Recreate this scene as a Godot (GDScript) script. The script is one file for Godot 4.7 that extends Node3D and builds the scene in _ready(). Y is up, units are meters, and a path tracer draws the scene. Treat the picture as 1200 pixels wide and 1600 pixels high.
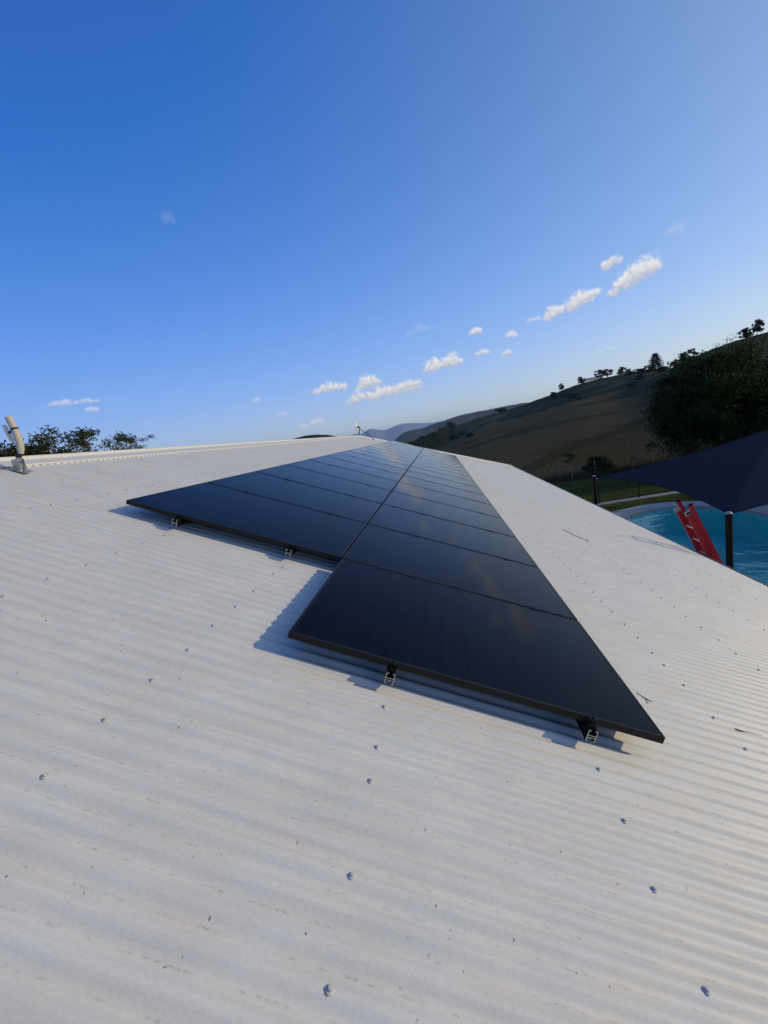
extends Node3D

# ---------------------------------------------------------------- frame of the roof
# The roof plane falls 22.5 degrees towards +x. Roof axes: u runs along the ridge (world -z), v down the slope, n out of the roof.
const PITCH := 22.5
const ROOF_Y := 5.2
const CREST := -0.122          # n of the corrugation crests; n = 0 is the top of the solar panels
const RIDGE_V := -3.33
const EAVE_V := 6.12
const NEAR_U := -4.572
const RIDGE_END_U := 19.6
const PANEL_W := 1.722
const PANEL_H := 1.134
const STEP := 1.154
const ROWS := 18
var SC := cos(deg_to_rad(PITCH))
var SS := sin(deg_to_rad(PITCH))
var ROOF := Transform3D()

var mats := {}
var used := {}
var rng := RandomNumberGenerator.new()


# ---------------------------------------------------------------- mesh building
class Builder:
	var v := PackedVector3Array()
	var n := PackedVector3Array()
	var c := PackedColorArray()
	var t := PackedVector2Array()
	var colour := Color(1, 1, 1)

	func vert(p: Vector3, nn: Vector3, uv := Vector2.ZERO) -> void:
		v.append(p); n.append(nn); c.append(colour); t.append(uv)

	# three corners, wound so that the face looks along "out"
	func tri(a: Vector3, b: Vector3, d: Vector3, out: Vector3) -> void:
		var f := (d - a).cross(b - a)
		if f.length_squared() < 1e-18:
			return
		f = f.normalized()
		if f.dot(out) < 0.0:
			f = -f
			vert(a, f); vert(d, f); vert(b, f)
		else:
			vert(a, f); vert(b, f); vert(d, f)

	func quad(a: Vector3, b: Vector3, d: Vector3, e: Vector3, out: Vector3) -> void:
		tri(a, b, d, out); tri(a, d, e, out)

	# smooth quad with a normal and a texture place for each corner (order a b d e round the face)
	func squad(p: Array, nn: Array, uv := [Vector2(), Vector2(), Vector2(), Vector2()]) -> void:
		var f: Vector3 = (p[2] - p[0]).cross(p[1] - p[0])
		var order := [0, 1, 2, 0, 2, 3] if f.dot(nn[0] + nn[1] + nn[2] + nn[3]) >= 0.0 else [0, 2, 1, 0, 3, 2]
		for k in order:
			vert(p[k], nn[k], uv[k])

	func box(lo: Vector3, hi: Vector3, at := Transform3D()) -> void:
		var p := []
		for k in 8:
			p.append(at * Vector3(hi.x if k & 1 else lo.x, hi.y if k & 2 else lo.y, hi.z if k & 4 else lo.z))
		quad(p[0], p[2], p[6], p[4], -at.basis.x)
		quad(p[1], p[3], p[7], p[5], at.basis.x)
		quad(p[0], p[1], p[5], p[4], -at.basis.y)
		quad(p[2], p[3], p[7], p[6], at.basis.y)
		quad(p[0], p[1], p[3], p[2], -at.basis.z)
		quad(p[4], p[5], p[7], p[6], at.basis.z)

	# box with chamfered long edges along its y axis and a chamfered top
	func bevel_box(lo: Vector3, hi: Vector3, b: float, at := Transform3D()) -> void:
		var ring := [Vector2(lo.x + b, lo.z), Vector2(hi.x - b, lo.z), Vector2(hi.x, lo.z + b), Vector2(hi.x, hi.z - b), Vector2(hi.x - b, hi.z), Vector2(lo.x + b, hi.z), Vector2(lo.x, hi.z - b), Vector2(lo.x, lo.z + b)]
		var mid := Vector2((lo.x + hi.x) / 2, (lo.z + hi.z) / 2)
		var top := []
		var low := []
		var cap := []
		for q in ring:
			low.append(at * Vector3(q.x, lo.y, q.y)); top.append(at * Vector3(q.x, hi.y - b, q.y))
			var inner: Vector2 = q + (mid - q).normalized() * b
			cap.append(at * Vector3(inner.x, hi.y, inner.y))
		var centre: Vector3 = at * Vector3(mid.x, hi.y, mid.y)
		var under: Vector3 = at * Vector3(mid.x, lo.y, mid.y)
		for k in 8:
			var j := (k + 1) % 8
			var out: Vector3 = (low[k] + low[j]) / 2 - under
			quad(low[k], low[j], top[j], top[k], out)
			quad(top[k], top[j], cap[j], cap[k], out + at.basis.y * out.length())
			tri(cap[k], cap[j], centre, at.basis.y)
			tri(low[k], low[j], under, -at.basis.y)

	# round bar along a line of points, with a radius for each point
	func tube(path: Array, radii: Array, sides := 8, caps := true) -> void:
		var rings := []
		var outs := []
		var last := Vector3.ZERO
		for k in path.size():
			var dir: Vector3 = (path[mini(k + 1, path.size() - 1)] - path[maxi(k - 1, 0)]).normalized()
			var x: Vector3
			if k == 0:
				x = dir.cross(Vector3.UP if absf(dir.y) < 0.9 else Vector3.RIGHT).normalized()
			else:
				x = (last - dir * last.dot(dir)).normalized()
			last = x
			var y := dir.cross(x)
			var ring := []
			var o := []
			for s in sides:
				var a := TAU * s / sides
				var w := x * cos(a) + y * sin(a)
				o.append(w); ring.append(path[k] + w * radii[k])
			rings.append(ring); outs.append(o)
		for k in path.size() - 1:
			for s in sides:
				var j := (s + 1) % sides
				squad([rings[k][s], rings[k][j], rings[k + 1][j], rings[k + 1][s]], [outs[k][s], outs[k][j], outs[k + 1][j], outs[k + 1][s]])
		if caps:
			var e: int = path.size() - 1
			for s in sides:
				var j := (s + 1) % sides
				tri(rings[0][s], rings[0][j], path[0], path[0] - path[1])
				tri(rings[e][s], rings[e][j], path[e], path[e] - path[e - 1])

	# turned shape round the y axis: profile of (radius, height)
	func lathe(profile: Array, sides: int, at := Transform3D(), flat := false) -> void:
		for k in profile.size() - 1:
			var p: Vector2 = profile[k]
			var q: Vector2 = profile[k + 1]
			var slope := Vector2(q.y - p.y, p.x - q.x).normalized()
			for s in sides:
				var a := TAU * s / sides
				var b := TAU * (s + 1) / sides
				var A := Vector3(cos(a), 0, sin(a))
				var B := Vector3(cos(b), 0, sin(b))
				var pts := [at * (A * p.x + Vector3.UP * p.y), at * (B * p.x + Vector3.UP * p.y), at * (B * q.x + Vector3.UP * q.y), at * (A * q.x + Vector3.UP * q.y)]
				if flat or p.x < 1e-6 or q.x < 1e-6:
					quad(pts[0], pts[1], pts[2], pts[3], at.basis * ((A + B) * slope.x + Vector3.UP * 2 * slope.y))
				else:
					var na: Vector3 = (at.basis * (A * slope.x + Vector3.UP * slope.y)).normalized()
					var nb: Vector3 = (at.basis * (B * slope.x + Vector3.UP * slope.y)).normalized()
					squad(pts, [na, nb, nb, na])

	func mesh(m: Material) -> ArrayMesh:
		var a := []
		a.resize(Mesh.ARRAY_MAX)
		a[Mesh.ARRAY_VERTEX] = v; a[Mesh.ARRAY_NORMAL] = n; a[Mesh.ARRAY_COLOR] = c; a[Mesh.ARRAY_TEX_UV] = t
		var out := ArrayMesh.new()
		out.add_surface_from_arrays(Mesh.PRIMITIVE_TRIANGLES, a)
		out.surface_set_material(0, m)
		return out


func put(called: String, mesh: Mesh, parent: Node = self, at := Transform3D()) -> MeshInstance3D:
	var o := MeshInstance3D.new()
	o.mesh = mesh
	o.transform = at
	o.name = numbered(called) if parent == self else called
	parent.add_child(o, true)
	return o


func numbered(called: String) -> String:
	used[called] = used.get(called, -1) + 1
	return called if used[called] == 0 else "%s_%03d" % [called, used[called]]


func thing(called: String, label: String, category: String, at := Transform3D(), group := "") -> Node3D:
	var o := Node3D.new()
	o.name = numbered(called)
	o.transform = at
	add_child(o)
	tag(o, label, category, group)
	return o


func tag(o: Node, label: String, category: String, group := "", kind := "") -> void:
	o.set_meta("label", label)
	o.set_meta("category", category)
	if group: o.set_meta("group", group)
	if kind: o.set_meta("kind", kind)


func structure(called: String, mesh: Mesh, label := "", category := "") -> MeshInstance3D:
	var o := put(called, mesh)
	o.set_meta("kind", "structure")
	if label:
		tag(o, label, category)
	return o


func lin(r: float, g: float, b: float) -> Color:
	return Color(r, g, b).linear_to_srgb()


func paint(r: float, g: float, b: float, rough := 0.8, metal := 0.0) -> StandardMaterial3D:
	var m := StandardMaterial3D.new()
	m.albedo_color = lin(r, g, b)
	m.roughness = rough
	m.metallic = metal
	return m


func tinted(rough := 0.9) -> StandardMaterial3D:
	var m := StandardMaterial3D.new()
	m.vertex_color_use_as_albedo = true
	m.roughness = rough
	return m


func roof_point(u: float, v: float, n := CREST) -> Vector3:
	return ROOF * Vector3(v, n, -u)


# ---------------------------------------------------------------- camera, sky, sun
func make_view() -> void:
	ROOF = Transform3D(Basis(Vector3(SC, -SS, 0), Vector3(SS, SC, 0), Vector3(0, 0, 1)), Vector3(0, ROOF_Y, 0))
	var cam := Camera3D.new()
	cam.name = "camera"
	cam.fov = 101.99
	cam.near = 0.05
	cam.far = 40000.0
	var right := Vector3(0.9791, -0.1616, -0.1236).normalized()
	var fwd := Vector3(-0.1511, -0.1707, -0.9737).normalized()
	var up := right.cross(fwd).normalized()
	cam.transform = Transform3D(Basis(right, up, -fwd), Vector3(0.8005, 5.9971, 1.7135))
	add_child(cam)
	cam.current = true

	var env := Environment.new()
	env.background_mode = Environment.BG_SKY
	env.tonemap_mode = Environment.TONE_MAPPER_LINEAR
	env.tonemap_exposure = 1.0
	env.sdfgi_enabled = true
	env.ssao_enabled = true
	env.ssil_enabled = true
	env.fog_enabled = true
	env.fog_density = 0.00004
	env.fog_light_color = Color(0.72, 0.84, 1.0)
	var sky := Sky.new()
	var pano := PanoramaSkyMaterial.new()
	pano.panorama = make_sky()
	sky.sky_material = pano
	env.sky = sky
	var we := WorldEnvironment.new()
	we.name = "environment"
	we.environment = env
	add_child(we)

	var sun := DirectionalLight3D.new()
	sun.name = "sun"
	sun.light_energy = 0.91
	sun.light_color = Color(1.0, 0.92, 0.73)
	sun.light_angular_distance = 0.5
	sun.shadow_enabled = true
	add_child(sun)
	sun.look_at_from_position(sun_dir() * 50.0, Vector3.ZERO)


func sun_dir() -> Vector3:
	var e := deg_to_rad(16.7)
	return Vector3(cos(e), sin(e), -0.07).normalized()


func sky_colour(d: Vector3, sun: Vector3) -> Color:
	var e := rad_to_deg(asin(clampf(d.y, 0.0, 1.0)))
	var g := rad_to_deg(acos(clampf(d.dot(sun), -1.0, 1.0)))
	var low := exp(-e / 5.0)
	var mid := exp(-e / 22.0)
	var glow := exp(-g / 35.0)
	return Color(
		clampf(-0.098 + 0.31 * low + 0.37 * mid + 0.86 * glow + 2.2 * low * glow, 0.028, 0.96),
		clampf(-0.022 + 0.03 * low + 0.64 * mid + 0.86 * glow + 1.7 * low * glow, 0.11, 0.96),
		clampf(0.315 - 0.86 * low + 1.11 * mid + 0.30 * glow, 0.36, 0.96))


# air that pales towards the horizon and the sun, and a scatter of small fair-weather clouds
func make_sky() -> ImageTexture:
	var sun := sun_dir()
	var gw := 512
	var gh := 256
	var pad := 16                                  # wraps round, so that no seam shows where the ends meet
	var base := Image.create(gw + 2 * pad, gh, false, Image.FORMAT_RGBAF)
	for y in gh:
		var el := PI / 2 - (y + 0.5) / gh * PI
		for x in gw + 2 * pad:
			var az := (x - pad + 0.5) / gw * TAU      # column 0 looks along -z
			base.set_pixel(x, y, sky_colour(Vector3(sin(az) * cos(el), sin(el), -cos(az) * cos(el)), sun))
	var w := 4096
	var h := 2048
	base.resize(w + 2 * pad * w / gw, h, Image.INTERPOLATE_CUBIC)
	base = base.get_region(Rect2i(pad * w / gw, 0, w, h))
	var noise := FastNoiseLite.new()
	noise.seed = 11
	noise.noise_type = FastNoiseLite.TYPE_SIMPLEX_SMOOTH
	noise.fractal_octaves = 5
	noise.frequency = 1.0
	# each cloud: azimuth, height, half width, half height (degrees), tilt, thickness; it is heaped up from round puffs on a flattish base
	var clouds := CLOUDS.duplicate()
	var r := RandomNumberGenerator.new()
	r.seed = 5
	for k in 26:      # the same weather goes on round the rest of the horizon
		var az := r.randf_range(58.0, 290.0)
		clouds.append([az, r.randf_range(3.5, 12.0), r.randf_range(1.0, 4.5), r.randf_range(0.4, 1.0), 0.0, r.randf_range(0.5, 1.0)])
	for k in clouds:
		var puffs := []
		k = [k[0], k[1], k[2] * 1.1, k[3] * 1.15, k[4], k[5]]
		var many := int(5 + 9.0 * k[2] / k[3] * 0.5)
		for j in many:
			var f := r.randf_range(-1.0, 1.0)
			var size: float = k[3] * r.randf_range(0.55, 1.0) * sqrt(1.0 - 0.75 * f * f)
			puffs.append(Vector3(f * k[2] * 0.92, -k[3] * 0.55 + size * r.randf_range(0.55, 1.1), size))
		var reach: float = maxf(k[2], k[3]) * 1.5 + 0.6
		var squeeze := cos(deg_to_rad(k[1]))
		for y in range(int((90.0 - k[1] - reach) / 180.0 * h), int((90.0 - k[1] + reach) / 180.0 * h)):
			var el := 90.0 - (y + 0.5) / h * 180.0
			for x in range(int(floor((k[0] - reach / squeeze) / 360.0 * w)), int(floor((k[0] + reach / squeeze) / 360.0 * w))):
				var az := (x + 0.5) / w * 360.0
				var p := Vector2((az - k[0]) * squeeze, el - k[1]).rotated(-deg_to_rad(k[4]))
				var wob := noise.get_noise_3d(az * 1.3, el * 1.6, k[0]) * 0.62 + noise.get_noise_3d(az * 4.0, el * 5.0, k[0]) * 0.42
				var dens := -9.0
				var high := 0.0
				var sum := 0.0
				for q in puffs:
					var d := Vector2(p.x - q.x, (p.y - q.y) * 1.15)
					var g: float = 1.0 - d.length() / q.z
					dens = maxf(dens, g)
					if g > -0.4:
						sum += (g + 0.4) * (g + 0.4)
						high += (g + 0.4) * (g + 0.4) * clampf((d.y * 0.8 + d.x * 0.35) / q.z, -1.0, 1.0)
				dens += wob * 1.3 + minf(sum, 2.0) * 0.08
				var a := smoothstep(-0.25, 0.70, dens) * float(k[5])
				if a <= 0.004:
					continue
				# vapour lit by the low sun: bright and warm towards it, greyer and bluer underneath
				var lit := clampf(0.50 + 0.55 * high / maxf(sum, 0.001) + p.y / k[3] * 0.22 + wob * 0.8, 0.0, 1.0)
				var white := Color(0.50, 0.53, 0.62).lerp(Color(0.93, 0.905, 0.875), lit)
				base.set_pixel(posmod(x, w), y, base.get_pixel(posmod(x, w), y).lerp(white, a * 0.95))
	base.convert(Image.FORMAT_RGBAH)
	return ImageTexture.create_from_image(base)


const CLOUDS := [
	[-13.2, 7.6, 2.4, 0.62, 3.0, 0.95], [-8.1, 7.6, 1.4, 1.0, 6.0, 1.0], [-6.5, 5.9, 5.0, 0.85, 2.0, 1.0], [-2.6, 6.4, 1.6, 0.6, 6.0, 0.95],
	[2.0, 8.2, 2.3, 0.90, 4.0, 1.0], [6.5, 11.2, 0.95, 0.42, 4.0, 0.95], [10.8, 9.9, 0.65, 0.42, 0.0, 0.9], [7.1, 8.6, 0.75, 0.36, 0.0, 0.85], [10.0, 7.9, 0.65, 0.32, 0.0, 0.8],
	[15.8, 11.2, 0.95, 0.75, 12.0, 1.0], [19.0, 11.8, 1.75, 0.95, 14.0, 1.0], [24.2, 12.6, 2.15, 1.05, 18.0, 1.0], [22.0, 14.5, 0.85, 0.55, 16.0, 0.95], [13.5, 11.0, 0.75, 0.32, 0.0, 0.5],
	[-43.3, 9.3, 1.2, 0.33, 0.0, 0.5], [-41.1, 9.35, 1.1, 0.27, 0.0, 0.5], [-40.9, 8.4, 0.6, 0.27, 0.0, 0.55], [21.0, 5.8, 1.3, 0.32, 4.0, 0.4], [-16.2, 3.4, 1.7, 0.5, 4.0, 0.5], [27.7, 15.5, 0.7, 0.5, 0.0, 0.15], [-28.5, 26.8, 0.6, 0.5, 0.0, 0.10], [-0.4, 12.8, 1.6, 0.5, 6.0, 0.18], [-22.9, 7.5, 0.6, 0.25, 0.0, 0.45], [-20.1, 5.3, 0.7, 0.3, 0.0, 0.35]]


# ---------------------------------------------------------------- materials
func make_materials() -> void:
	mats.roof = roof_paint()
	mats.trim = paint(0.58, 0.57, 0.55, 0.5)
	mats.gutter = paint(0.36, 0.36, 0.37, 0.4)
	mats.wall = paint(0.42, 0.38, 0.32, 0.9)
	mats.black_frame = paint(0.007, 0.007, 0.008, 0.42)
	mats.black_frame.metallic_specular = 0.35
	mats.backsheet = paint(0.024, 0.024, 0.029, 0.6)
	mats.cell = paint(0.0035, 0.0050, 0.013, 0.6)
	mats.ribbon = paint(0.002, 0.002, 0.003, 0.6)
	mats.busbar = paint(0.032, 0.032, 0.038, 0.5)
	for under in ["backsheet", "cell", "busbar", "ribbon"]:       # laminated under the glass: no surface shine of their own
		mats[under].metallic_specular = 0.08
	var glass := StandardMaterial3D.new()
	glass.refraction_enabled = true
	glass.refraction_scale = 0.0125            # glass under an anti-reflective film
	glass.transparency = BaseMaterial3D.TRANSPARENCY_ALPHA
	glass.albedo_color = Color(1.0, 1.0, 1.0, 0.0)
	glass.roughness = 0.07
	mats.glass = glass
	mats.black_metal = paint(0.008, 0.008, 0.009, 0.45)
	mats.black_metal.metallic_specular = 0.3
	mats.aluminium = paint(0.62, 0.62, 0.63, 0.32, 0.9)
	mats.zinc = paint(0.42, 0.42, 0.43, 0.38, 0.75)
	mats.pvc = paint(0.42, 0.39, 0.34, 0.55)
	mats.white = paint(0.72, 0.71, 0.68, 0.4)
	mats.tape = paint(0.015, 0.015, 0.016, 0.6)
	mats.cable = paint(0.02, 0.02, 0.02, 0.5)
	mats.red = paint(0.42, 0.014, 0.018, 0.42)
	mats.navy = paint(0.0035, 0.008, 0.029, 0.9)
	mats.navy.metallic_specular = 0.12
	mats.navy.backlight_enabled = true
	mats.navy.backlight = lin(0.02, 0.03, 0.08)
	mats.concrete = paint(0.34, 0.33, 0.31, 0.9)
	mats.twig = paint(0.05, 0.04, 0.03, 0.9)
	mats.timber = paint(0.12, 0.10, 0.085, 0.95)
	mats.wire = paint(0.25, 0.25, 0.25, 0.5, 0.6)
	mats.bark = paint(0.07, 0.055, 0.045, 0.95)
	mats.pale_bark = paint(0.22, 0.20, 0.17, 0.9)
	mats.leaf = tinted(0.75)
	mats.leaf.metallic_specular = 0.2
	mats.leaf.backlight_enabled = true
	mats.leaf.backlight = lin(0.30, 0.34, 0.10)
	mats.grass = tinted(0.95)
	mats.grass.metallic_specular = 0.1
	mats.screw = paint(0.46, 0.46, 0.46, 0.55)


func noise_image(w: int, h: int, freq: float, seed_: int, octaves := 4) -> Image:
	var f := FastNoiseLite.new()
	f.seed = seed_
	f.noise_type = FastNoiseLite.TYPE_SIMPLEX
	f.frequency = freq
	f.fractal_octaves = octaves
	return f.get_seamless_image(w, h)


# Weathered off-white paint: 40 corrugations by 3.048 m; grime is fine grain, blotches, run marks and specks lodged beside the troughs.
func roof_paint() -> StandardMaterial3D:
	var w := 2048
	var h := 1024
	var grain := noise_image(w, h, 0.17, 3, 3).get_data()
	var blot := noise_image(w, h, 0.006, 4, 5).get_data()
	var tint := noise_image(w, h, 0.010, 8, 3).get_data()
	var smear := noise_image(w, 64, 0.05, 6, 4)
	smear.resize(w, h, Image.INTERPOLATE_CUBIC)
	var run := smear.get_data()
	var lodged := noise_image(w, h, 0.03, 15, 4).get_data()
	var out := PackedByteArray()
	out.resize(w * h * 3)
	var i := 0
	for y in h:
		for x in w:
			var phase := fposmod(x * 40.0 / w + 7.087, 1.0)    # 0 at a crest, 0.5 in a trough
			var lee := 1.0 - minf(absf(phase - 0.49) / 0.075, 1.0)
			var dirt := (grain[i] - 128) * 0.045 + (blot[i] - 128) * 0.035 + (run[i] - 128) * 0.035
			if lee > 0.0 and lodged[i] > 122 and grain[i] > 112:
				dirt -= lee * (grain[i] - 112) * minf((lodged[i] - 122) * 0.022, 1.0) * 0.45
			var t := (tint[i] - 128) * 0.022
			out[i * 3] = clampi(int(210 + dirt + t), 40, 250)
			out[i * 3 + 1] = clampi(int(207 + dirt), 40, 250)
			out[i * 3 + 2] = clampi(int(201 + dirt * 1.05 - t), 40, 250)
			i += 1
	var im := Image.create_from_data(w, h, false, Image.FORMAT_RGB8, out)
	var r := RandomNumberGenerator.new()
	r.seed = 77
	for k in 420:                                               # dark flecks of dust and bird lime
		var x := r.randi_range(4, w - 12)
		var y := r.randi_range(4, h - 8)
		var shade := r.randf_range(0.28, 0.62)
		var c := Color(shade * 1.02, shade, shade * 0.92)
		var n := r.randi_range(1, 3)
		im.fill_rect(Rect2i(x, y, n + r.randi_range(0, 2), maxi(1, n / 2)), c)
		if r.randf() < 0.4:
			im.fill_rect(Rect2i(x + r.randi_range(-3, 3), y + r.randi_range(-1, 1), n, 1), c.lightened(0.2))
	var m := StandardMaterial3D.new()
	m.albedo_texture = ImageTexture.create_from_image(im)
	m.vertex_color_use_as_albedo = true
	m.roughness = 0.52
	return m


# ---------------------------------------------------------------- house
func wave(u: float) -> float:      # depth of the sheet below its crests
	return -0.008 + 0.008 * cos(TAU * (u + 0.54) / 0.0762)


# One corrugated sheet: ten corrugations across, in local (v, n, -u). "head" gives the v at which the sheet starts for a u.
func sheet(u0: float, cover: float, head: Callable, foot: Callable, n0: float, seed_: int, bands := 14) -> ArrayMesh:
	var b := Builder.new()
	var r := RandomNumberGenerator.new()
	r.seed = seed_
	var off := Vector2(r.randi_range(0, 3) * 0.25, r.randf())
	var tone := r.randf_range(0.965, 1.0)
	var mottle := FastNoiseLite.new()
	mottle.seed = 91
	mottle.frequency = 0.9
	mottle.fractal_octaves = 3
	var per := 8
	var total := int(round(cover / 0.0762)) * per + 3            # the last strip laps over the next sheet
	var rows := []
	for k in total + 1:
		var u := u0 + k * 0.0762 / per
		var h: float = head.call(u)
		var f: float = foot.call(u)
		var lap := 0.0022 * smoothstep(total - 7.0, total - 1.0, float(k))
		var sl := 0.008 * TAU / 0.0762 * sin(TAU * (u + 0.54) / 0.0762)      # -dn/du
		var nn := Vector3(0, 1, -sl).normalized()
		var col := []
		for j in bands + 1:
			var v := lerpf(h, f, float(j) / bands)
			var g := 1.0 + 0.025 * mottle.get_noise_2d(u * 1.3, v)
			var wm := 0.009 * mottle.get_noise_2d(u * 0.9 + 70.0, v * 0.8)
			col.append([Vector3(v, n0 + wave(u) + lap, -u), nn, Vector2(u / 3.048 + off.x, v / 3.048 + off.y), Color(tone * g * (1 + wm), tone * g, tone * g * (1 - wm))])
		rows.append(col)
	for k in total:
		if rows[k][bands][0].x - rows[k][0][0].x < 0.01 and rows[k + 1][bands][0].x - rows[k + 1][0][0].x < 0.01:
			continue
		for j in bands:
			for c in [[k, j], [k + 1, j], [k + 1, j + 1], [k, j], [k + 1, j + 1], [k, j + 1]]:
				var e: Array = rows[c[0]][c[1]]
				b.colour = e[3]
				b.vert(e[0], e[1], e[2])
	# front faces run clockwise seen from above: check the first triangle
	var f0 := (b.v[2] - b.v[0]).cross(b.v[1] - b.v[0])
	if f0.y < 0:
		for k in range(0, b.v.size(), 3):
			var pv := b.v[k + 1]; b.v[k + 1] = b.v[k + 2]; b.v[k + 2] = pv
			var pn := b.n[k + 1]; b.n[k + 1] = b.n[k + 2]; b.n[k + 2] = pn
			var pt := b.t[k + 1]; b.t[k + 1] = b.t[k + 2]; b.t[k + 2] = pt
			var pc := b.c[k + 1]; b.c[k + 1] = b.c[k + 2]; b.c[k + 2] = pc
	return b.mesh(mats.roof)


func hip_head(u: float) -> float:      # where the hip cuts the slope
	return maxf(RIDGE_V + 0.04, RIDGE_V + 0.04 + (u - RIDGE_END_U) / SC)


func make_house() -> void:
	var house := thing("house", "long house with an off-white corrugated metal hip roof", "house")
	var corner_u := RIDGE_END_U + (EAVE_V - RIDGE_V) * SC
	var eave := func(_u): return EAVE_V
	# sunny slope
	var k := 0
	var u := NEAR_U
	while u < corner_u:
		put("roof_sheet", sheet(u, 0.762, func(x): return minf(hip_head(x), EAVE_V), eave, CREST, 100 + k), house, ROOF)
		u += 0.762
		k += 1
	# far slope, turned about the ridge
	var ridge := roof_point(0, RIDGE_V)
	var back := Transform3D(Basis(Vector3(-SC, -SS, 0), Vector3(-SS, SC, 0), Vector3(0, 0, -1)), Vector3(2 * ridge.x, ROOF_Y, 0))
	u = -corner_u
	while u < -NEAR_U - 0.1:
		put("roof_sheet", sheet(u, 0.762, func(x): return minf(hip_head(-x), EAVE_V), eave, CREST, 300 + k, 3), house, back)
		u += 0.762
		k += 1
	# hip end
	var hip := Transform3D(Basis(Vector3(0, -SS, -SC), Vector3(0, SC, -SS), Vector3(1, 0, 0)), Vector3(ridge.x, ROOF_Y, -RIDGE_END_U))
	hip.origin = Vector3(ridge.x, ridge.y, -RIDGE_END_U) - hip.basis * Vector3(RIDGE_V, CREST, 0)
	var half := (EAVE_V - RIDGE_V) * SC
	u = -8.382
	while u < half - 0.3:
		put("roof_sheet", sheet(u, 0.762, func(x): return minf(RIDGE_V + 0.04 + absf(x) / SC, EAVE_V), eave, CREST, 500 + k, 3), house, hip)
		u += 0.762
		k += 1
	# ridge and hip caps: a rolled crown with a flat wing on either side, notched over the corrugations
	var b := Builder.new()
	b.colour = Color(1, 1, 1)
	cap_run(b, Vector3(ridge.x, ridge.y, -NEAR_U), Vector3(ridge.x, ridge.y, -RIDGE_END_U), Vector3(SC, -SS, 0), Vector3(-SC, -SS, 0), 0.17)
	put("ridge_cap", b.mesh(mats.trim), house)
	for s in [1.0, -1.0]:
		var h := Builder.new()
		var foot := Vector3(ridge.x + s * half, roof_point(0, EAVE_V).y, -RIDGE_END_U - half)
		var along := (foot - Vector3(ridge.x, ridge.y, -RIDGE_END_U)).normalized()
		var side_n := Vector3(s * SS, SC, 0)
		var end_n := Vector3(0, SC, -SS)
		cap_run(h, Vector3(ridge.x, ridge.y, -RIDGE_END_U), foot, along.cross(side_n) * s, -along.cross(end_n) * s, 0.15)
		put("hip_cap", h.mesh(mats.trim), house)
	# notched foot of the ridge flashing: a tab beds down into every trough
	var tab := Builder.new()
	tab.box(Vector3(-0.004, -0.014, -0.024), Vector3(0.004, 0.003, 0.024))
	var tab_mesh := tab.mesh(mats.trim)
	for j in 300:
		var tu := -0.54 + 0.0381 + 0.0762 * (j + 12)
		if tu < RIDGE_END_U - 0.3:
			put("flashing_tab", tab_mesh, house, ROOF * Transform3D(Basis(), Vector3(RIDGE_V + 0.186, CREST + 0.001, -tu)))
	# gutter: back, sole, front with a rolled lip
	var g := Builder.new()
	var e := roof_point(0, EAVE_V)
	var z0 := -corner_u - 0.06
	var z1 := -NEAR_U
	var gx := e.x - 0.035
	var gy := e.y - 0.045
	g.box(Vector3(gx, gy - 0.09, z0), Vector3(gx + 0.115, gy - 0.087, z1))
	g.box(Vector3(gx - 0.003, gy - 0.09, z0), Vector3(gx, gy + 0.005, z1))
	g.box(Vector3(gx + 0.115, gy - 0.09, z0), Vector3(gx + 0.118, gy + 0.004, z1))
	g.tube([Vector3(gx + 0.119, gy + 0.006, z0), Vector3(gx + 0.119, gy + 0.006, z1)], [0.008, 0.008], 8)
	put("gutter", g.mesh(mats.gutter), house)
	var f := Builder.new()
	f.box(Vector3(gx - 0.025, gy - 0.19, z0 + 0.05), Vector3(gx - 0.004, gy - 0.004, z1))
	put("fascia", f.mesh(mats.trim), house)
	# walls under the eaves, with a soffit
	var wx1 := e.x - 0.6
	var wx0 := 2 * ridge.x - wx1
	var wz0 := -corner_u + 0.6
	var wz1 := -NEAR_U - 0.3
	var wy := gy - 0.17
	for q in [[Vector3(wx1 - 0.2, 0, wz0), Vector3(wx1, wy, wz1)], [Vector3(wx0, 0, wz0), Vector3(wx0 + 0.2, wy, wz1)], [Vector3(wx0 + 0.2, 0, wz0), Vector3(wx1 - 0.2, wy, wz0 + 0.2)], [Vector3(wx0 + 0.2, 0, wz1 - 0.2), Vector3(wx1 - 0.2, wy, wz1)]]:
		var w := Builder.new()
		w.box(q[0], q[1])
		put("wall", w.mesh(mats.wall), house)
	var sf := Builder.new()
	sf.box(Vector3(2 * ridge.x - gx + 0.03, wy, -corner_u + 0.08), Vector3(gx - 0.026, wy + 0.012, z1 - 0.02))
	put("soffit", sf.mesh(mats.trim), house)
	var gb := Builder.new()
	var apex := Vector3(ridge.x, ridge.y - 0.06, z1 - 0.03)
	gb.tri(Vector3(2 * ridge.x - e.x + 0.1, wy + 0.012, z1 - 0.03), Vector3(e.x - 0.1, wy + 0.012, z1 - 0.03), apex, Vector3(0, 0, 1))
	gb.tri(Vector3(2 * ridge.x - e.x + 0.1, wy + 0.012, z1 - 0.13), Vector3(e.x - 0.1, wy + 0.012, z1 - 0.13), apex - Vector3(0, 0, 0.1), Vector3(0, 0, -1))
	put("gable_wall", gb.mesh(mats.wall), house)
	make_screws(house)


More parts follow.
